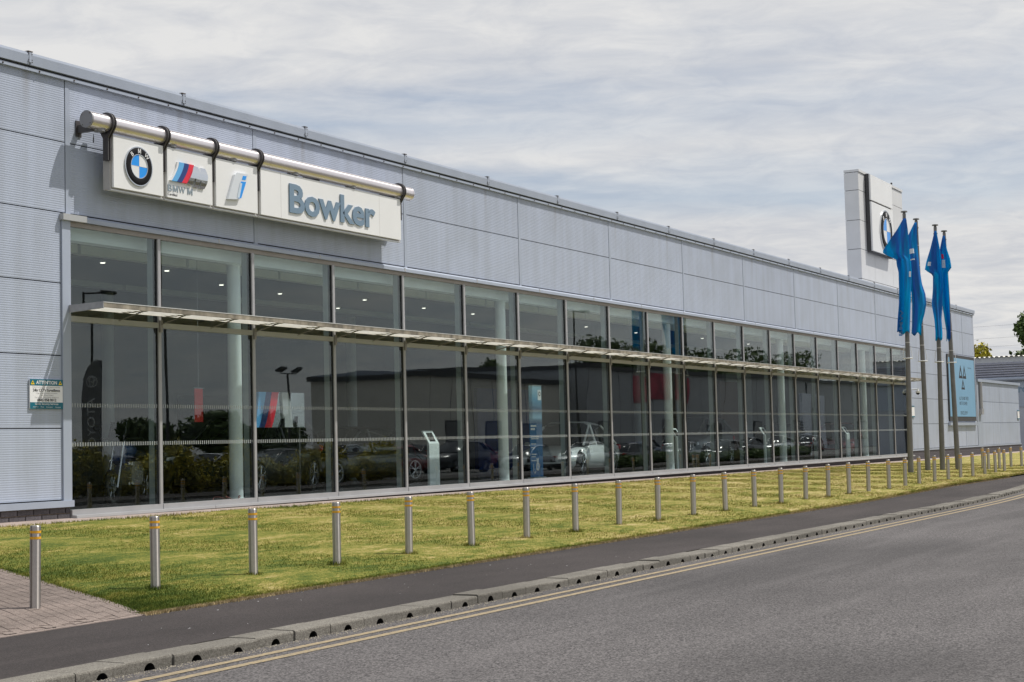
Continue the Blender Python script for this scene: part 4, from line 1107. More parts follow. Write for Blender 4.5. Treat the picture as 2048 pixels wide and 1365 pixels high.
# ------------------------------------------------------------------ cars
def paint(name, col): return mat(name, col, .28, .15, .02, 1, coat=.8)
P_white = paint('paint_white', (.80, .81, .80)); P_black = paint('paint_black', (.012, .012, .014)); P_red = paint('paint_red', (.25, .012, .015))
P_silver = paint('paint_silver', (.35, .36, .38)); P_grey = paint('paint_grey', (.075, .08, .09)); P_blue = paint('paint_blue', (.02, .05, .15))
def wheel_meshes(r=.33, wd=.22):
    bm = tube(B(), (0, -wd/2, 0), (0, wd/2, 0), r, n=28); bmesh.ops.bevel(bm, geom=[e for e in bm.edges if abs(e.verts[0].co.y-e.verts[1].co.y) < 1e-4], offset=.03, segments=2, affect='EDGES')
    ty = bpy.data.meshes.new('tyre'); bm.to_mesh(ty); bm.free(); ty.materials.append(M_tyre)
    bm = B()
    for sgn in (-1, 1):
        y = sgn*(wd/2+.004)
        ring = ring_xz(bm, 0, 0, r*.64, r*.71, y-.004, y+.004, n=28)
        for k in range(5):
            a = k*2*math.pi/5+.3
            for da in (-.16, .16):
                p0 = (r*.12*math.cos(a), y, r*.12*math.sin(a)); p1 = (r*.66*math.cos(a+da), y, r*.66*math.sin(a+da)); tube(bm, p0, p1, .018, .014, n=5)
        tube(bm, (0, y-.01, 0), (0, y+.01, 0), r*.16, n=14)
    ri = bpy.data.meshes.new('rim'); bm.to_mesh(ri); bm.free(); ri.materials.append(M_rim)
    return ty, ri
TY_ME, RI_ME = wheel_meshes()
def car(x, y, z, rz, paint_, label, L=4.35, Wd=1.80, H=1.45, suv=False, group=None):
    """front of the car points along its local -X"""
    e = empty('parked_car', (x, y, z), label, 'car', group); e.rotation_euler = (0, 0, rz)
    if suv: H = max(H, 1.68)
    hb = H*.50 if not suv else H*.56       # bonnet / belt height
    st = [(-L/2, .60, .30, .66), (-L/2+.08, .74, .24, .80), (-L/2+.45, .86, .20, .93), (-L/2+1.0, .94, .19, 1.0), (-L/2+1.35, .99, .19, 1.0), (0, 1.03, .19, 1.0), (L/2-1.0, 1.05, .19, 1.0), (L/2-.4, 1.04, .22, .97), (L/2-.08, .98, .30, .90), (L/2, .88, .38, .80)]
    bm = B(); rows = []
    for sx, zt, zb, wf in st:
        w_ = Wd/2*wf; zt *= hb*1.12
        pr_ = [(w_*.86, zb), (w_*.98, zb+.12), (w_, (zb+zt)/2+.02), (w_*.965, zt-.07), (w_*.88, zt-.015), (w_*.45, zt+.012), (0, zt+.02)]
        full = [(-a, b) for a, b in pr_]+[(a, b) for a, b in pr_[-2::-1]]
        rows.append([bm.verts.new((sx, a, b)) for a, b in full])
    for a, b in zip(rows[:-1], rows[1:]):
        for i in range(len(a)-1): bm.faces.new((a[i], a[i+1], b[i+1], b[i])).smooth = True
        bm.faces.new((a[-1], a[0], b[0], b[-1]))
    bm.faces.new(rows[0]); bm.faces.new(rows[-1][::-1]); bmesh.ops.recalc_face_normals(bm, faces=bm.faces[:])
    obj('body', bm, paint_, e)
    zb = hb*1.12*1.0
    def cabin(nm, infl, mt, z_add=0, lo=0.0, hi=1.0):
        bm = B(); rear = L/2-.42 if suv else L/2-.55
        cs = [(-L/2+1.12, 0.0, .86), (-L/2+1.95, .93, .70), (-.05+.1*suv, 1.0, .68), (rear-.75+.4*suv, .93, .67), (rear+.12, .0 if not suv else .25, .78), ]
        rows = []
        for sx, k, wt in cs:
            hh = (H-zb)*k; wb = Wd/2*.90; wt_ = Wd/2*wt
            pr_ = [(wb+infl, zb-.05), (wb+(wt_-wb)*k*.85+infl, zb+hh*.86+infl), (wt_*.86 if k > .1 else wb*.9, zb+hh*.985+infl), (0, zb+hh*1.0+infl+.005)]
            full = [(-a, b) for a, b in pr_]+[(a, b) for a, b in pr_[-2::-1]]
            rows.append([bm.verts.new((sx, a, b)) for a, b in full])
        return bm, rows
    bm, rows = cabin('glass', 0, M_carglass)
    for a, b in zip(rows[:-1], rows[1:]):
        for i in range(len(a)-1): bm.faces.new((a[i], a[i+1], b[i+1], b[i])).smooth = True
    bm.faces.new(rows[-1][::-1]); bmesh.ops.recalc_face_normals(bm, faces=bm.faces[:]); obj('windows', bm, M_carglass, e)
    bm, rows = cabin('roof', .012, paint_)
    for a, b in list(zip(rows[:-1], rows[1:]))[1:3]:
        for i in range(1, len(a)-2): bm.faces.new((a[i], a[i+1], b[i+1], b[i])).smooth = True
    for sgn in (1, -1):
        idx = 1 if sgn < 0 else 5
        for r0_, r1_ in ((0, 1), (3, 4)):
            p, q = rows[r0_][idx].co, rows[r1_][idx].co; tube(bm, p, q, .035, .03, n=6)
        p = rows[2][idx].co; tube(bm, p, (p.x+.05, sgn*Wd/2*.9*-1 if False else (Wd/2*.9+.01)*(-1 if idx == 1 else 1), zb-.03), .035, n=6)
    bmesh.ops.recalc_face_normals(bm, faces=bm.faces[:]); obj('roof', bm, paint_, e)
    rr = .33*(1.1 if suv else 1)
    for sx in (-L/2+.85, L/2-.82):
        for sy in (-1, 1):
            w_ = tag(bpy.data.objects.new('wheel', None)); link(w_, e); w_.location = (sx, sy*(Wd/2-.115), rr); w_.scale = (rr/.33,)*3
            inst('tyre', TY_ME, w_); inst('rim', RI_ME, w_)
            bm = ring_xz(B(), sx, rr+.01, 0, rr*1.13, sy*(Wd/2-.30), sy*(Wd/2-.018), n=24); obj('wheel_arch', bm, M_tyre, e)
    for sy in (-1, 1):
        bm = prism_xz(B(), [(-.26, 0), (.0, .05), (.22, .11), (-.05, .10), (-.24, .08)], -.02, .02)
        o = obj('headlight', bm, M_lampglass, e); o.location = (-L/2+.30, sy*Wd/2*.80, hb*.78); o.rotation_euler = (0, 0, -sy*.55)
        boxo('tail_light', (L/2-.12, L/2-.0, sy*Wd/2*.76-.14, sy*Wd/2*.76+.10, hb*.92, hb*.92+.14), M_redlamp, e, .02)
        bm = sphere(B(), Vector((-L/2+1.45, sy*(Wd/2+.09), zb+.06)), .10, (.7, 1.1, .6), 10); obj('door_mirror', bm, paint_, e)
    boxo('grille', (-L/2-.012, -L/2+.03, -.42, .42, .40, .56), M_tyre, e, .01); boxo('lower_intake', (-L/2-.008, -L/2+.04, -.62, .62, .24, .36), M_tyre, e, .01)
    boxo('number_plate', (L/2-.0, L/2+.012, -.26, .26, .52, .63), M_paper, e)
    return e
FZ = .645
car(40.15, 20.3, FZ, R(6), P_white, 'white hatchback on show behind the glass right of the blue banner', 4.3, 1.80, 1.50)
car(27.4, 21.7, FZ, R(14), P_black, 'black car with a sloping windscreen inside the showroom behind the second window', 4.6, 1.85, 1.55, True)
car(33.0, 22.9, FZ, R(-8), P_black, 'black estate car inside the showroom behind the first display kiosk', 4.6)
car(50.3, 20.7, FZ, R(5), P_grey, 'dark grey off-road car inside the showroom at the middle windows', 4.6, 1.9, 1.68, True)
car(59.6, 20.8, FZ, R(4), P_black, 'black car inside the showroom near the far columns', 4.4)
car(66.0, 20.4, FZ, R(10), P_red, 'dark red car inside the showroom behind the last window', 4.2)

# motorcycle
mb = empty('motorcycle', (21.8, 20.0, FZ), 'black and blue touring motorcycle on show behind the first window', 'motorcycle'); mb.rotation_euler = (0, 0, R(20))
for sx in (-.76, .76):
    w_ = bpy.data.objects.new('wheel', None); link(w_, mb); w_.location = (sx, 0, .33)
    bm = B(); n = 28
    for i in range(n):
        a0, a1 = 2*math.pi*i/n, 2*math.pi*(i+1)/n; tube(bm, (.27*math.cos(a0), 0, .27*math.sin(a0)), (.27*math.cos(a1), 0, .27*math.sin(a1)), .06, n=8, cap=False)
    obj('tyre', bm, M_tyre, w_); bm = B()
    for k in range(6): tube(bm, (0, 0, 0), (.25*math.cos(k*1.047), 0, .25*math.sin(k*1.047)), .014, n=5)
    tube(bm, (0, -.05, 0), (0, .05, 0), .07, n=12); obj('rim', bm, M_rim, w_)
bm = sphere(B(), Vector((-.12, 0, .98)), .26, (1.25, .62, .62), 14); obj('fuel_tank', bm, P_blue, mb)
bm = sphere(B(), Vector((.38, 0, .90)), .30, (1.25, .5, .28), 12); obj('seat', bm, M_tyre, mb)
bm = box(B(), -.28, .25, -.17, .17, .36, .78); bmesh.ops.bevel(bm, geom=bm.edges[:], offset=.06, segments=2); obj('engine', bm, M_rim, mb)
bm = prism_xz(B(), [(-.60, .80), (-.42, .74), (-.30, 1.0), (-.48, 1.12)], -.10, .10); obj('fairing', bm, P_blue, mb)
bm = prism_xz(B(), [(-.60, 1.15), (-.50, 1.15), (-.42, 1.5), (-.46, 1.5)], -.15, .15); obj('windscreen', bm, M_carglass, mb)
bm = B(); tube(bm, (-.76, -.09, .33), (-.45, -.09, 1.15), .028, n=8); tube(bm, (-.76, .09, .33), (-.45, .09, 1.15), .028, n=8); obj('fork', bm, M_rim, mb)
bm = path_tube(B(), [(-.35, -.42, 1.18), (-.42, -.2, 1.2), (-.42, .2, 1.2), (-.35, .42, 1.18)], .016); path_tube(bm, [(-.38, -.34, 1.2), (-.42, -.4, 1.36)], .008); path_tube(bm, [(-.38, .34, 1.2), (-.42, .4, 1.36)], .008); obj('handlebar', bm, M_tyre, mb)
for sy in (-1, 1): obj('mirror', sphere(B(), Vector((-.42, sy*.42, 1.40)), .08, (.4, 1.1, .75), 10), M_tyre, mb)
for sy in (-1, 1): boxo('pannier', (.45, .85, sy*.30-.10, sy*.30+.10, .62, .95), M_tyre, mb, .03)
bm = B(); tube(bm, (-.1, .16, .42), (.8, .2, .48), .05, .06, n=10); obj('exhaust', bm, M_rim, mb)

# striped M display
md = empty('emblem_display', (0, 0, 0), 'large striped M emblem panel standing in the third window', 'display')
Yd = 19.0; bx = 24.22; bz = 2.01
def par(nm, pts, mt, y0, y1): return obj(nm, prism_xz(B(), pts, y0, y1), mt, md)
boxo('back_panel', (bx+.02, 25.85, Yd+.03, Yd+.07, bz, 2.70), mat('panel_mirror', (.55, .58, .6), .12, .9), md)
def bow(xb, xt): return [(xb+(xt-xb)*(t**.75), bz+.69*t) for t in (0, .2, .4, .6, .8, 1)]
def stripe(nm, b0_, b1_, t0_, t1_, mt):
    l, r = bow(b0_, t0_), bow(b1_, t1_); bm = B()
    for i in range(5): prism_xz(bm, [l[i], r[i], r[i+1], l[i+1]], Yd-.01, Yd+.028)
    obj(nm, bm, mt, md)
stripe('stripe_light_blue', bx-.02, bx+.10, bx+.12, bx+.34, M_ltblue)
stripe('stripe_navy', bx+.10, bx+.28, bx+.34, bx+.52, M_navy)
stripe('stripe_red', bx+.28, bx+.50, bx+.52, bx+.74, M_red)
stripe('chrome_edge', bx+.50, bx+.53, bx+.74, bx+.77, M_chromed)
stripe('grey_stroke', bx+.92, bx+1.20, bx+.84, bx+1.10, M_greyclad)
par('notch', [(bx+1.05, bz+.69), (bx+1.14, bz+.69), (bx+1.11, bz+.50)], M_black, Yd-.012, Yd+.028)
par('stem_wedge', [(bx+.80, bz), (bx+.92, bz), (bx+.92, bz+.22)], M_black, Yd-.012, Yd+.028)  # black wedges at the foot of the grey stroke
par('stem_wedge', [(bx+1.20, bz), (bx+1.33, bz), (bx+1.36, bz+.22)], M_black, Yd-.012, Yd+.028)
for xx in (bx+.1, bx+1.5): boxo('stand_post', (xx, xx+.05, Yd+.08, Yd+.13, .64, 2.6), M_fascia, md)
boxo('stand_base', (bx, bx+1.62, Yd-.1, Yd+.4, .64, .67), M_fascia, md)
# blue roll-up banner
def grad_mat():
    m = bpy.data.materials.new('banner_print'); m.use_nodes = True; t = NT(m.node_tree); b = t.n['Principled BSDF']
    g = t.node('ShaderNodeNewGeometry').outputs['Position']; sp = t.node('ShaderNodeSeparateXYZ'); t.link(g, sp.inputs[0])
    c = t.ramp(t.math('DIVIDE', t.math('SUBTRACT', sp.outputs[2], .66), 2.37), [(0, (.0, .15, .36)), (.42, (.0, .13, .33)), (.60, (.02, .10, .25)), (.66, (.22, .38, .5)), (.74, (.015, .05, .12)), (.85, (.05, .25, .42)), (1, (.35, .55, .66))])
    c = t.mix(t.ramp(t.math('MULTIPLY', t.noise(t.mapping(g, (2, 1, 5)), 4, 4), 1), [(.4, 0), (.7, .35)]), c, (.25, .42, .55))
    c2 = t.mix(t.math('GREATER_THAN', sp.outputs[2], 2.05), t.ramp(sp.outputs[2], [(0, (.0, .15, .37)), (1, (.0, .13, .34))]), c)
    t.link(c2, b.inputs['Base Color']); b.inputs['Roughness'].default_value = .5; b.inputs['Emission Color'].default_value = (.01, .12, .25, 1); b.inputs['Emission Strength'].default_value = .0
    return m
bn = empty('roll_up_banner', (0, 0, 0), 'tall blue roll-up banner with a money bag symbol standing in the window', 'banner')
X0, X1, Yb = 34.93, 35.60, 18.75
boxo('banner_sheet', (X0, X1, Yb, Yb+.012, .72, 3.02), grad_mat(), bn); boxo('banner_base', (X0-.01, X1+.01, Yb-.08, Yb+.09, .64, .72), M_fin, bn); boxo('top_bar', (X0, X1, Yb-.01, Yb+.02, 3.02, 3.04), M_fin, bn)
boxo('logo_tile', (X1-.20, X1-.02, Yb-.003, Yb-.001, 2.66, 2.92), M_paper, bn)
obj('logo_ring', ring_xz(B(), X1-.11, 2.82, .035, .06, Yb-.005, Yb-.0035, n=20), M_ink, bn)
bm = B(); sphere(bm, Vector((X1-.30, Yb-.006, .98)), .10, (1, .04, 1.15), 12); prism_xz(bm, [(X1-.34, 1.08), (X1-.26, 1.08), (X1-.24, 1.20), (X1-.30, 1.17), (X1-.36, 1.20)], Yb-.008, Yb-.002); obj('money_bag', bm, M_paper, bn)
text_obj('banner_text', '£', M_blue, X1-.33, X1-.27, .93, 1.04, Yb-.014, 0, bn, .02)
obj('plug_icon', path_tube(B(), [(X0+.14, Yb-.006, 1.05), (X0+.14, Yb-.006, .88), (X0+.20, Yb-.006, .80), (X0+.27, Yb-.006, .88)], .010, 5), M_paper, bn)
bm = B()
for i, (z, w_) in enumerate(((1.98, .30), (1.90, .22), (1.72, .42), (1.67, .40), (1.54, .26), (1.45, .20), (1.28, .24), (1.22, .22), (1.12, .34))): box(bm, X0+.05, X0+.05+w_, Yb-.004, Yb-.002, z, z+(.05 if i < 2 else .022))
obj('text_lines', bm, M_paper, bn)
# kiosks
def kiosk():
    e = empty('display_kiosk', (0, 0, 0), 'x', 'kiosk', 'white kiosks beside the show cars')
    bm = box(B(), -.22, .22, -.03, .03, 0, .98); obj('pillar', bm, M_colm, e)
    bm = B(); v = [bm.verts.new(p) for p in ((-.22, -.03, .98), (.22, -.03, .98), (.30, .20, 1.28), (-.14, .20, 1.28), (-.22, .0, .97), (.22, .0, .97), (.30, .23, 1.27), (-.14, .23, 1.27))]
    for q in ((0, 1, 2, 3), (7, 6, 5, 4), (0, 4, 5, 1), (1, 5, 6, 2), (2, 6, 7, 3), (3, 7, 4, 0)): bm.faces.new([v[i] for i in q])
    obj('top_frame', bm, M_colm, e)
    bm = B(); v = [bm.verts.new(p) for p in ((-.12, .005, 1.03), (.13, .005, 1.03), (.205, .158, 1.235), (-.055, .158, 1.235))]; bm.faces.new(v); obj('screen', bm, M_carglass, e)
    boxo('foot', (-.26, .26, -.18, .18, 0, .015), M_fin, e); return e
k0 = kiosk(); KP = [(30.95, 19.15, 'white display kiosk standing in the fifth window beside the dark cars'), (44.95, 18.95, 'white display kiosk standing between the second and third far columns'), (52.85, 18.95, 'white display kiosk standing just left of the fourth column'), (63.0, 19.1, 'white display kiosk standing near the last column at the far end')]
for i, (x, y, lb) in enumerate(KP):
    k = k0 if i == 0 else copy_tree(k0); k.location = (x, y, .64); k['label'] = lb
rb = empty('hanging_banner', (24.0, 20.2, 0), 'small bright red banner panel hanging beside the first column', 'banner')
boxo('panel', (-.12, .12, 0, .02, 2.15, 2.80), mat('banner_red', (.70, .02, .02), .5), rb); bm = tube(B(), (-.14, .01, 2.81), (.14, .01, 2.81), .012, n=6); tube(bm, (0, .01, 2.81), (0, .01, 5.40), .004, n=4); obj('hanging_rod', bm, M_rim, rb)
ds = empty('reception_desk', (57.0, 24, .64), 'dark reception desk at the back of the showroom', 'desk')
boxo('front', (-2, 2, -.4, -.35, 0, 1.1), M_wood, ds); boxo('worktop', (-2.05, 2.05, -.45, .35, 1.1, 1.15), M_fin, ds); boxo('side', (-2, -1.95, -.35, .3, 0, 1.1), M_wood, ds); boxo('side', (1.95, 2, -.35, .3, 0, 1.1), M_wood, ds)

# cable bundle on the floor behind window two
pts = [(22.3+.8*t, 18.45+.08*math.sin(t*14), .66+.09*abs(math.sin(t*9))) for t in [i/30 for i in range(31)]]
tag(obj('loose_cable', path_tube(B(), pts, .008, 5), mat('cable_red', (.35, .08, .06), .5)), 'tangled reddish cable lying on the floor behind the second window', 'cable')

# ------------------------------------------------------------------ vegetation
def leaf_cloud(blobs, n, size, flat=.5):
    """leaf quads scattered through ellipsoid blobs, denser at the rim"""
    vv = np.empty((n*4, 3), np.float32); wts = np.array([b[3]*b[4]*b[5] for b in blobs])**.67; wts /= wts.sum()
    pick = rng.choice(len(blobs), n, p=wts); bl = np.array(blobs)[pick]
    d = rng.normal(size=(n, 3)); d /= np.linalg.norm(d, axis=1)[:, None]
    r = (.55+.5*rng.random(n)**.6)[:, None]
    c = bl[:, :3]+d*r*bl[:, 3:6]*(1+.12*rng.normal(size=(n, 1)))
    a = rng.normal(size=(n, 3)); a /= np.linalg.norm(a, axis=1)[:, None]; b = np.cross(a, d+.4*rng.normal(size=(n, 3))); b /= np.linalg.norm(b, axis=1)[:, None]+1e-6
    s = size*(.6+.8*rng.random((n, 1)))
    vv[0::4] = c-a*s*.5; vv[1::4] = c+b*s*.34; vv[2::4] = c+a*s*.5; vv[3::4] = c-b*s*.34
    me = bpy.data.meshes.new('leaves'); me.vertices.add(n*4); me.vertices.foreach_set('co', vv.ravel()); me.loops.add(n*4); me.loops.foreach_set('vertex_index', np.arange(n*4, dtype=np.int32))
    me.polygons.add(n); me.polygons.foreach_set('loop_start', np.arange(0, n*4, 4, dtype=np.int32)); me.polygons.foreach_set('loop_total', np.full(n, 4, np.int32)); me.update(); me.validate(); return me
def tree(x, y, h, rad, label, n=6000, size=.35, mt=None, z0=0, group=None, low=.3):
    e = empty('broadleaf_tree', (x, y, z0), label, 'tree', group)
    bm = tube(B(), (0, 0, -.3), (0, 0, h*.45), h*.028, h*.018, n=10)
    rs = random.Random(int(x*13+y*7)); blobs = []
    for k in range(11):
        a = rs.random()*6.28; q = rs.random()**.5*rad*.62; zc = h*(low+.12)+(h*(.86-low-.1))*rs.random()
        sh = 1-.45*max(0, (zc/h-.55)/.45)
        cx_, cy_ = q*math.cos(a)*sh, q*math.sin(a)*sh; br = rad*(.30+.22*rs.random())*sh
        blobs.append((cx_, cy_, zc, br, br, br*.8)); tube(bm, (0, 0, h*(.25+.15*rs.random())), (cx_, cy_, zc), h*.012, h*.004, n=6)
    blobs.append((0, 0, h*.88, rad*.34, rad*.34, h*.12))
    obj('trunk', bm, M_bark, e); obj('crown', leaf_cloud(blobs, n, size), mt or M_leafmid, e); return e
def hedge(x0, x1, y0, y1, h, label, n, mt, size=.07, z0=.05, mounds=None):
    blobs = []; rs = random.Random(int(x0))
    k = int((x1-x0)/.7)
    for i in range(k):
        xx = x0+(x1-x0)*(i+.5)/k; hh = h*(.72+.34*rs.random())*(mounds(xx) if mounds else 1)
        blobs.append((xx, (y0+y1)/2+rs.uniform(-.15, .15), z0+hh*.5, .75, (y1-y0)/2, hh*.52))
    e = empty('hedge', (0, 0, 0), label, 'hedge')
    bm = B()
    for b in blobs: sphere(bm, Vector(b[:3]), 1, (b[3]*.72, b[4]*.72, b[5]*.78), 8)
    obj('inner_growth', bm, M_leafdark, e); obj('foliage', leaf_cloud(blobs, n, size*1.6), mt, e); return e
tree(152, 28.3, 12.6, 3.6, 'dark leafy tree cut by the right edge above the low workshop roof', 9000, .42, M_leafmid, 0, 'trees beyond the workshop', .25)
tree(150, 25.0, 11.0, 3.2, 'leafy tree just outside the right edge beyond the workshop', 4000, .45, M_leafdark, 0, 'trees beyond the workshop', .25)
tree(151, 32.6, 9.9, 2.3, 'small bright tree top showing over the workshop roof beside the showroom corner', 5000, .36, M_leafyel, 0, 'trees beyond the workshop', .25)

# ------------------------------------------------------------------ workshop beyond, at the right edge
ws = empty('workshop_building', (0, 0, 0), 'pale workshop with a white corrugated roof and ribbed upper cladding beyond the annex', 'building')
XW = 105.0
boxo('wall', (XW, XW+20, 6, 52, 0, 5.3), M_louvre, ws)
bm = B()
for i in range(6):
    z = 5.12+i*.155; v = [(XW-.16, z), (XW-.02, z+.06), (XW-.02, z+.145), (XW-.16, z+.08)]
    A = [bm.verts.new((a, 6, b)) for a, b in v]; C_ = [bm.verts.new((a, 52, b)) for a, b in v]
    for k in range(4): bm.faces.new((A[k], C_[k], C_[(k+1) % 4], A[(k+1) % 4]))
bmesh.ops.recalc_face_normals(bm, faces=bm.faces[:]); obj('ribbed_cladding', bm, mat('ribbed_lilac', (.34, .35, .42), .5), ws)
boxo('upper_band', (XW-.05, XW+.3, 6, 52, 5.30, 6.38), mat('band_grey', (.50, .52, .56), .5), ws)
bm = B()
for i in range(150):
    y = 6+i*.31; A = [bm.verts.new(p) for p in ((XW-.25, y, 6.36), (XW-.25, y+.12, 6.43), (XW-.25, y+.22, 6.43), (XW-.25, y+.31, 6.36))]; C_ = [bm.verts.new((XW+22, v.co.y, v.co.z+.85)) for v in A]
    for k in range(3): bm.faces.new((A[k], A[k+1], C_[k+1], C_[k]))
obj('corrugated_roof', bm, M_roofw, ws)
bm = tube(B(), (XW-.2, 6, 4.92), (XW-.2, 52, 4.92), .13, n=10); obj('gutter', bm, M_trim, ws)
boxo('entrance', (XW-.06, XW+.1, 8.0, 19.4, 0, 2.9), M_fascia, ws)
boxo('sign_band', (XW-.05, XW-.01, 6, 30, 3.1, 4.75), M_trim, ws)
me, lo, hi = text_mesh('ro', .0, .03); bm = B(); bm.from_mesh(me)
for v in bm.verts:
    s_ = (v.co.x-lo[0])/(hi[0]-lo[0]); t_ = (v.co.y-lo[1])/(hi[1]-lo[1]); v.co = Vector((XW-.055, 20.45-.62*s_, 4.02+.36*t_))
obj('wall_lettering', bm, M_letter, ws)
# yard sheet in front of it
tag(grid_mesh('yard', [92.6, 104.9], [14.5, 60], lambda x, y: (x, y, .28), M_yard), kind='structure')
pl = empty('power_lines', (0, 0, 0), 'thin overhead power lines crossing the sky at the right edge', 'cable')
for k, (z, y0_, y1_) in enumerate(((15.9, 90, -20), (14.3, 90, -20), (13.2, 90, -20))):
    pts = [(210, y0_+(y1_-y0_)*t, z+1.6*(t-.5)-.5*math.sin(math.pi*t)) for t in [i/14 for i in range(15)]]
    obj('wire', path_tube(B(), pts, .012, 4), M_mesh, pl)

# ------------------------------------------------------------------ the far side of the road, seen in the window reflections
fy = -1.0
tag(grid_mesh('far_pavement', [-6, 60, 140], [-2.6, .55], lambda x, y: (x, y, .10), M_path), kind='structure')
fk = tag(boxo('far_side_kerb', (-6, 140, .50, .62, -.05, .105), M_kerb), kind='structure')
tag(grid_mesh('car_park', [10, 80, 200], [-60, -2.6], lambda x, y: (x, y, .06), M_yard), kind='structure')
def mnd(x): return .8+.28*math.sin(x*1.3)+.12*math.sin(x*3.1)
hedge(35, 49.5, -4.1, -2.7, 1.95, 'clumpy golden shrub hedge across the road, left stretch in the window reflection', 26000, M_leafyel, .075, mounds=mnd)
hedge(50.5, 60, -4.1, -2.7, 1.6, 'golden shrub hedge across the road, right stretch in the window reflection', 15000, M_leafyel, .075, mounds=mnd)
hedge(84, 118, -4.2, -2.8, .75, 'low clipped green hedge across the road reflected in the far windows', 20000, M_leafmid, .09)
RC = 'cars parked across the road seen in reflection'
for x, y, p, lb, s_ in ((46, -7.5, P_grey, 'dark grey car parked behind the golden hedge across the road', False), (52, -7.2, P_silver, 'silver car parked behind the hedge across the road', False), (60.5, -7.6, P_black, 'black car parked across the road past the golden hedge', False),
                        (66.5, -7.2, P_red, 'red car parked across the road between black and dark cars', False), (72.5, -7.4, P_black, 'black off-road car parked across the road beside the red car', True), (80, -7.0, P_silver, 'silver saloon parked across the road at the left end of the low hedge', False),
                        (87.5, -7.2, P_white, 'white car parked across the road behind the low green hedge', False), (95, -7.4, P_grey, 'grey car parked across the road behind the low green hedge', False), (103, -7.0, P_silver, 'pale silver car parked across the road near the shutters', False), (111, -7.2, P_black, 'black car parked across the road furthest right', False)):
    car(x, y, .07, R(random.choice((3, -4, 184))), p, lb, 4.4, 1.8, 1.45, s_, RC)
protos = {}
row2 = [(63.5, 'black', P_black), (70.0, 'silver', P_silver), (76.5, 'black', P_black), (83.4, 'red', P_red), (91.5, 'black', P_black), (99, 'white', P_white), (107, 'blue', P_blue), (115.5, 'silver', P_silver), (123.5, 'grey', P_grey), (131, 'black', P_black), (139, 'white', P_white), (148, 'dark grey', P_grey)]
nth = ['first', 'second', 'third', 'fourth', 'fifth', 'sixth', 'seventh', 'eighth', 'ninth', 'tenth', 'eleventh', 'twelfth']
for i, (x, cn, p) in enumerate(row2):
    lb = '%s car in the back row across the road, %s from the left' % (cn, nth[i])
    if cn in protos:
        c = copy_tree(protos[cn]); c.location = (x, -12.6, .07); c.rotation_euler = (0, 0, R(random.choice((2, 181)))); c['label'] = lb
    else: protos[cn] = car(x, -12.6, .07, R(random.choice((2, 181))), p, lb, 4.5, 1.85, 1.5, i % 3 == 1, 'cars in the back row across the road')
def simple_bldg(name, x0, x1, y0, y1, h, mt, label, rise=0):
    e = empty(name, (0, 0, 0), label, 'building')
    boxo('wall', (x0, x1, y0, y1, 0, h), mt, e)
    boxo('fascia', (x0-.3, x1+.3, y0-.3, y1+.3, h, h+.35), M_fascia, e)
    if rise:
        bm = B(); A = [bm.verts.new(p) for p in ((x0-.3, y1+.31, h+.35), (x1+.3, y1+.31, h+.35), (x1+.3, (y0+y1)/2, h+.35+rise), (x0-.3, (y0+y1)/2, h+.35+rise), (x0-.3, y0-.3, h+.35), (x1+.3, y0-.3, h+.35))]
        bm.faces.new((A[0], A[1], A[2], A[3])); bm.faces.new((A[3], A[2], A[5], A[4])); bm.faces.new((A[0], A[3], A[4])); bm.faces.new((A[1], A[5], A[2])); obj('roof', bm, M_trim, e)
    n = int((x1-x0)/6)
    for i in range(n):
        a = x0+2+i*6
        if mt is M_cream or i % 2 == 0:
            f_ = boxo('window', (a, a+2.2, y1, y1+.05, 1.0, 3.2), M_fascia, e); boxo('pane', (a+.1, a+2.1, y1+.05, y1+.07, 1.1, 3.1), M_carglass, f_)
    for i in range(int((x1-x0)/3)): boxo('panel_joint', (x0+3*i, x0+3*i+.04, y1, y1+.012, 0, h), M_fascia, e)
    return e
simple_bldg('showroom_opposite', 93, 113.5, -32, -22, 6.3, M_cream, 'cream-clad showroom across the road reflected in the middle windows', .35)
g = simple_bldg('garage_opposite', 114.5, 228, -36, -20, 7.6, M_greyclad, 'tall grey garage across the road reflected in the far windows')
boxo('red_graphic', (124, 135, -19.99, -19.9, 5.0, 7.3), M_redpanel, g)
for a in (166, 172.2):
    s_ = boxo('roller_shutter', (a, a+4.4, -19.99, -19.93, .1, 6.2), M_shutter, g)
    bm = B()
    for k in range(20): box(bm, a, a+4.4, -19.93, -19.88, .1+k*.3, .1+k*.3+.18)
    obj('shutter_slats', bm, M_shutter, s_)
boxo('door', (140, 143, -19.99, -19.92, .1, 3), M_fascia, g)
for x, y, h, r_ in ((165, -58, 11.5, 4), (170, -46, 14, 7), (186, -46, 14.5, 7.5), (203, -46, 14, 7.5), (221, -46, 15, 8), (240, -46, 15, 8), (121, -64, 5.6, 4.2), (127, -62, 5.0, 4.0), (113, -66, 4.4, 4.0)):
    tree(x, y, h, r_, 'dark tree across the road, ' + {165: 'above the roof of the cream showroom', 170: 'nearest behind the roller shutters', 186: 'second past the roller shutters', 203: 'third past the roller shutters', 221: 'fourth past the roller shutters', 240: 'furthest along the road', 121: 'second from the left end', 127: 'just left of the cream showroom', 113: 'furthest left of its row'}[x], 7000, .5, M_leafdark, 0, 'trees across the road', .15)
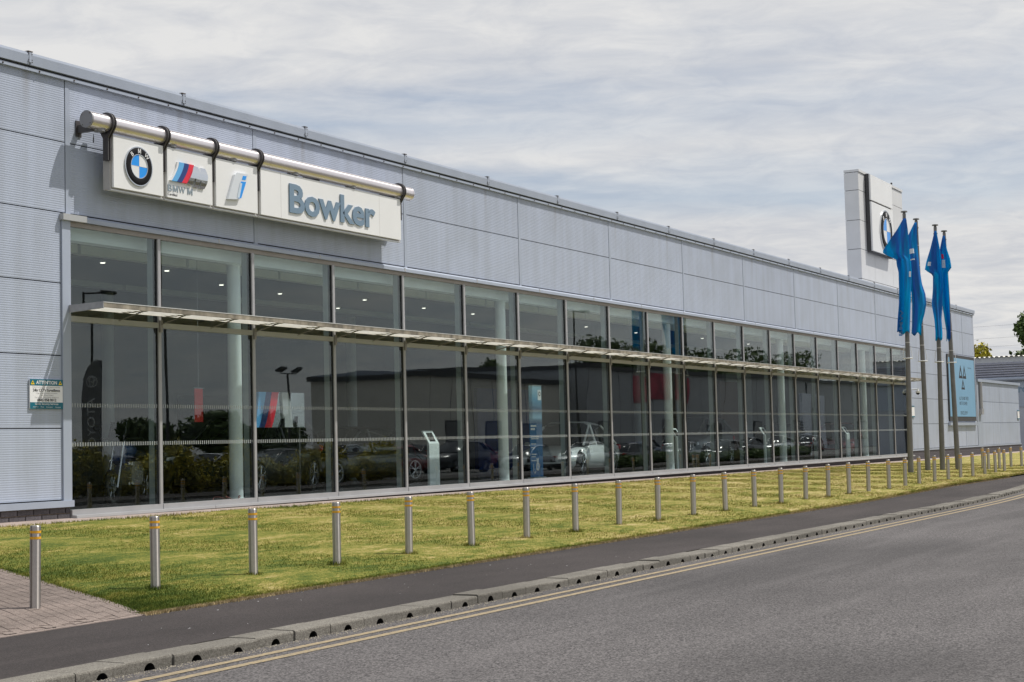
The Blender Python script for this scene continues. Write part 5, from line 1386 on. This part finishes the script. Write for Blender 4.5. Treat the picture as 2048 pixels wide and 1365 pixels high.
# lamp posts
def lamp(x, y, h, label, twin=False):
    e = empty('street_lamp', (x, y, .06), label, 'street lamp', 'lamp posts across the road')
    bm = tube(B(), (0, 0, -.2), (0, 0, 1.4), .11, n=12); tube(bm, (0, 0, 1.4), (0, 0, h), .075, .05, n=12); obj('post', bm, M_lamp_post, e)
    if twin:
        obj('cross_arm', tube(B(), (-.6, 0, h), (.6, 0, h), .03, n=8), M_lamp_post, e)
        for s_ in (-.6, .6): o = boxo('floodlight', (-.25, .25, -.2, .2, -.06, .06), M_lamp_post, e); o.location = (s_, .1, h+.2); o.rotation_euler = (.5, 0, 0)
    else:
        obj('arm', tube(B(), (0, 0, h-.05), (1.2, 0, h+.06), .035, n=8), M_lamp_post, e); boxo('lamp_head', (1.1, 1.9, -.14, .14, h+.02, h+.16), M_lamp_post, e, .04)
lamp(46.8, -9, 7.9, 'tall dark street lamp with one arm reflected in the first window')
lamp(54.0, -11.5, 14, 'very tall dark lamp post reflected beside the first column')
lamp(69.0, -16, 5.6, 'short twin floodlight post reflected above the striped emblem', True)
lamp(86.5, -7.0, 9.5, 'dark lamp post across the road reflected in the window past the white car')
# feather flag
ff_ = empty('feather_flag', (41.2, -3.9, .05), 'tall dark grey feather flag with vertical white lettering, reflected in the first window', 'flag')
ff_.location = (42.75, -4.6, .05)
poly = [(-.05, 1.1), (-.05, 4.9), (-.35, 4.88), (-.75, 4.62), (-1.0, 4.2), (-1.08, 3.6), (-1.05, 1.1)]
bm = prism_xz(B(), [(x, z) for x, z in poly], -.01, .01); obj('sail', bm, mat('flag_charcoal', (.20, .20, .205), .7), ff_)
o = obj('pole', path_tube(tube(B(), (0, 0, 0), (0, 0, 4.9), .025, n=8), [(0, 0, 4.9), (-.3, 0, 4.93), (-.75, 0, 4.66), (-1.03, 0, 4.2)], .015), M_lamp_post, ff_)
M_flaglet = mat('feather_lettering', (.92, .92, .92), .6)
text_obj('flag_lettering', 'TOYOTA', M_flaglet, -.75, -.30, 1.45, 3.55, .014, 0, ff_, .0, rot=90)
for args in ((-.52, 4.12, .30, .20), (-.52, 4.12, .12, .19), (-.52, 4.19, .20, .09)):
    cx_, cz_, ra, rb_ = args; pts = [(cx_+ra*math.cos(t), .016, cz_+rb_*math.sin(t)) for t in [2*math.pi*i/28 for i in range(29)]]; obj('emblem_oval', path_tube(B(), pts, .017, 5), M_flaglet, ff_)
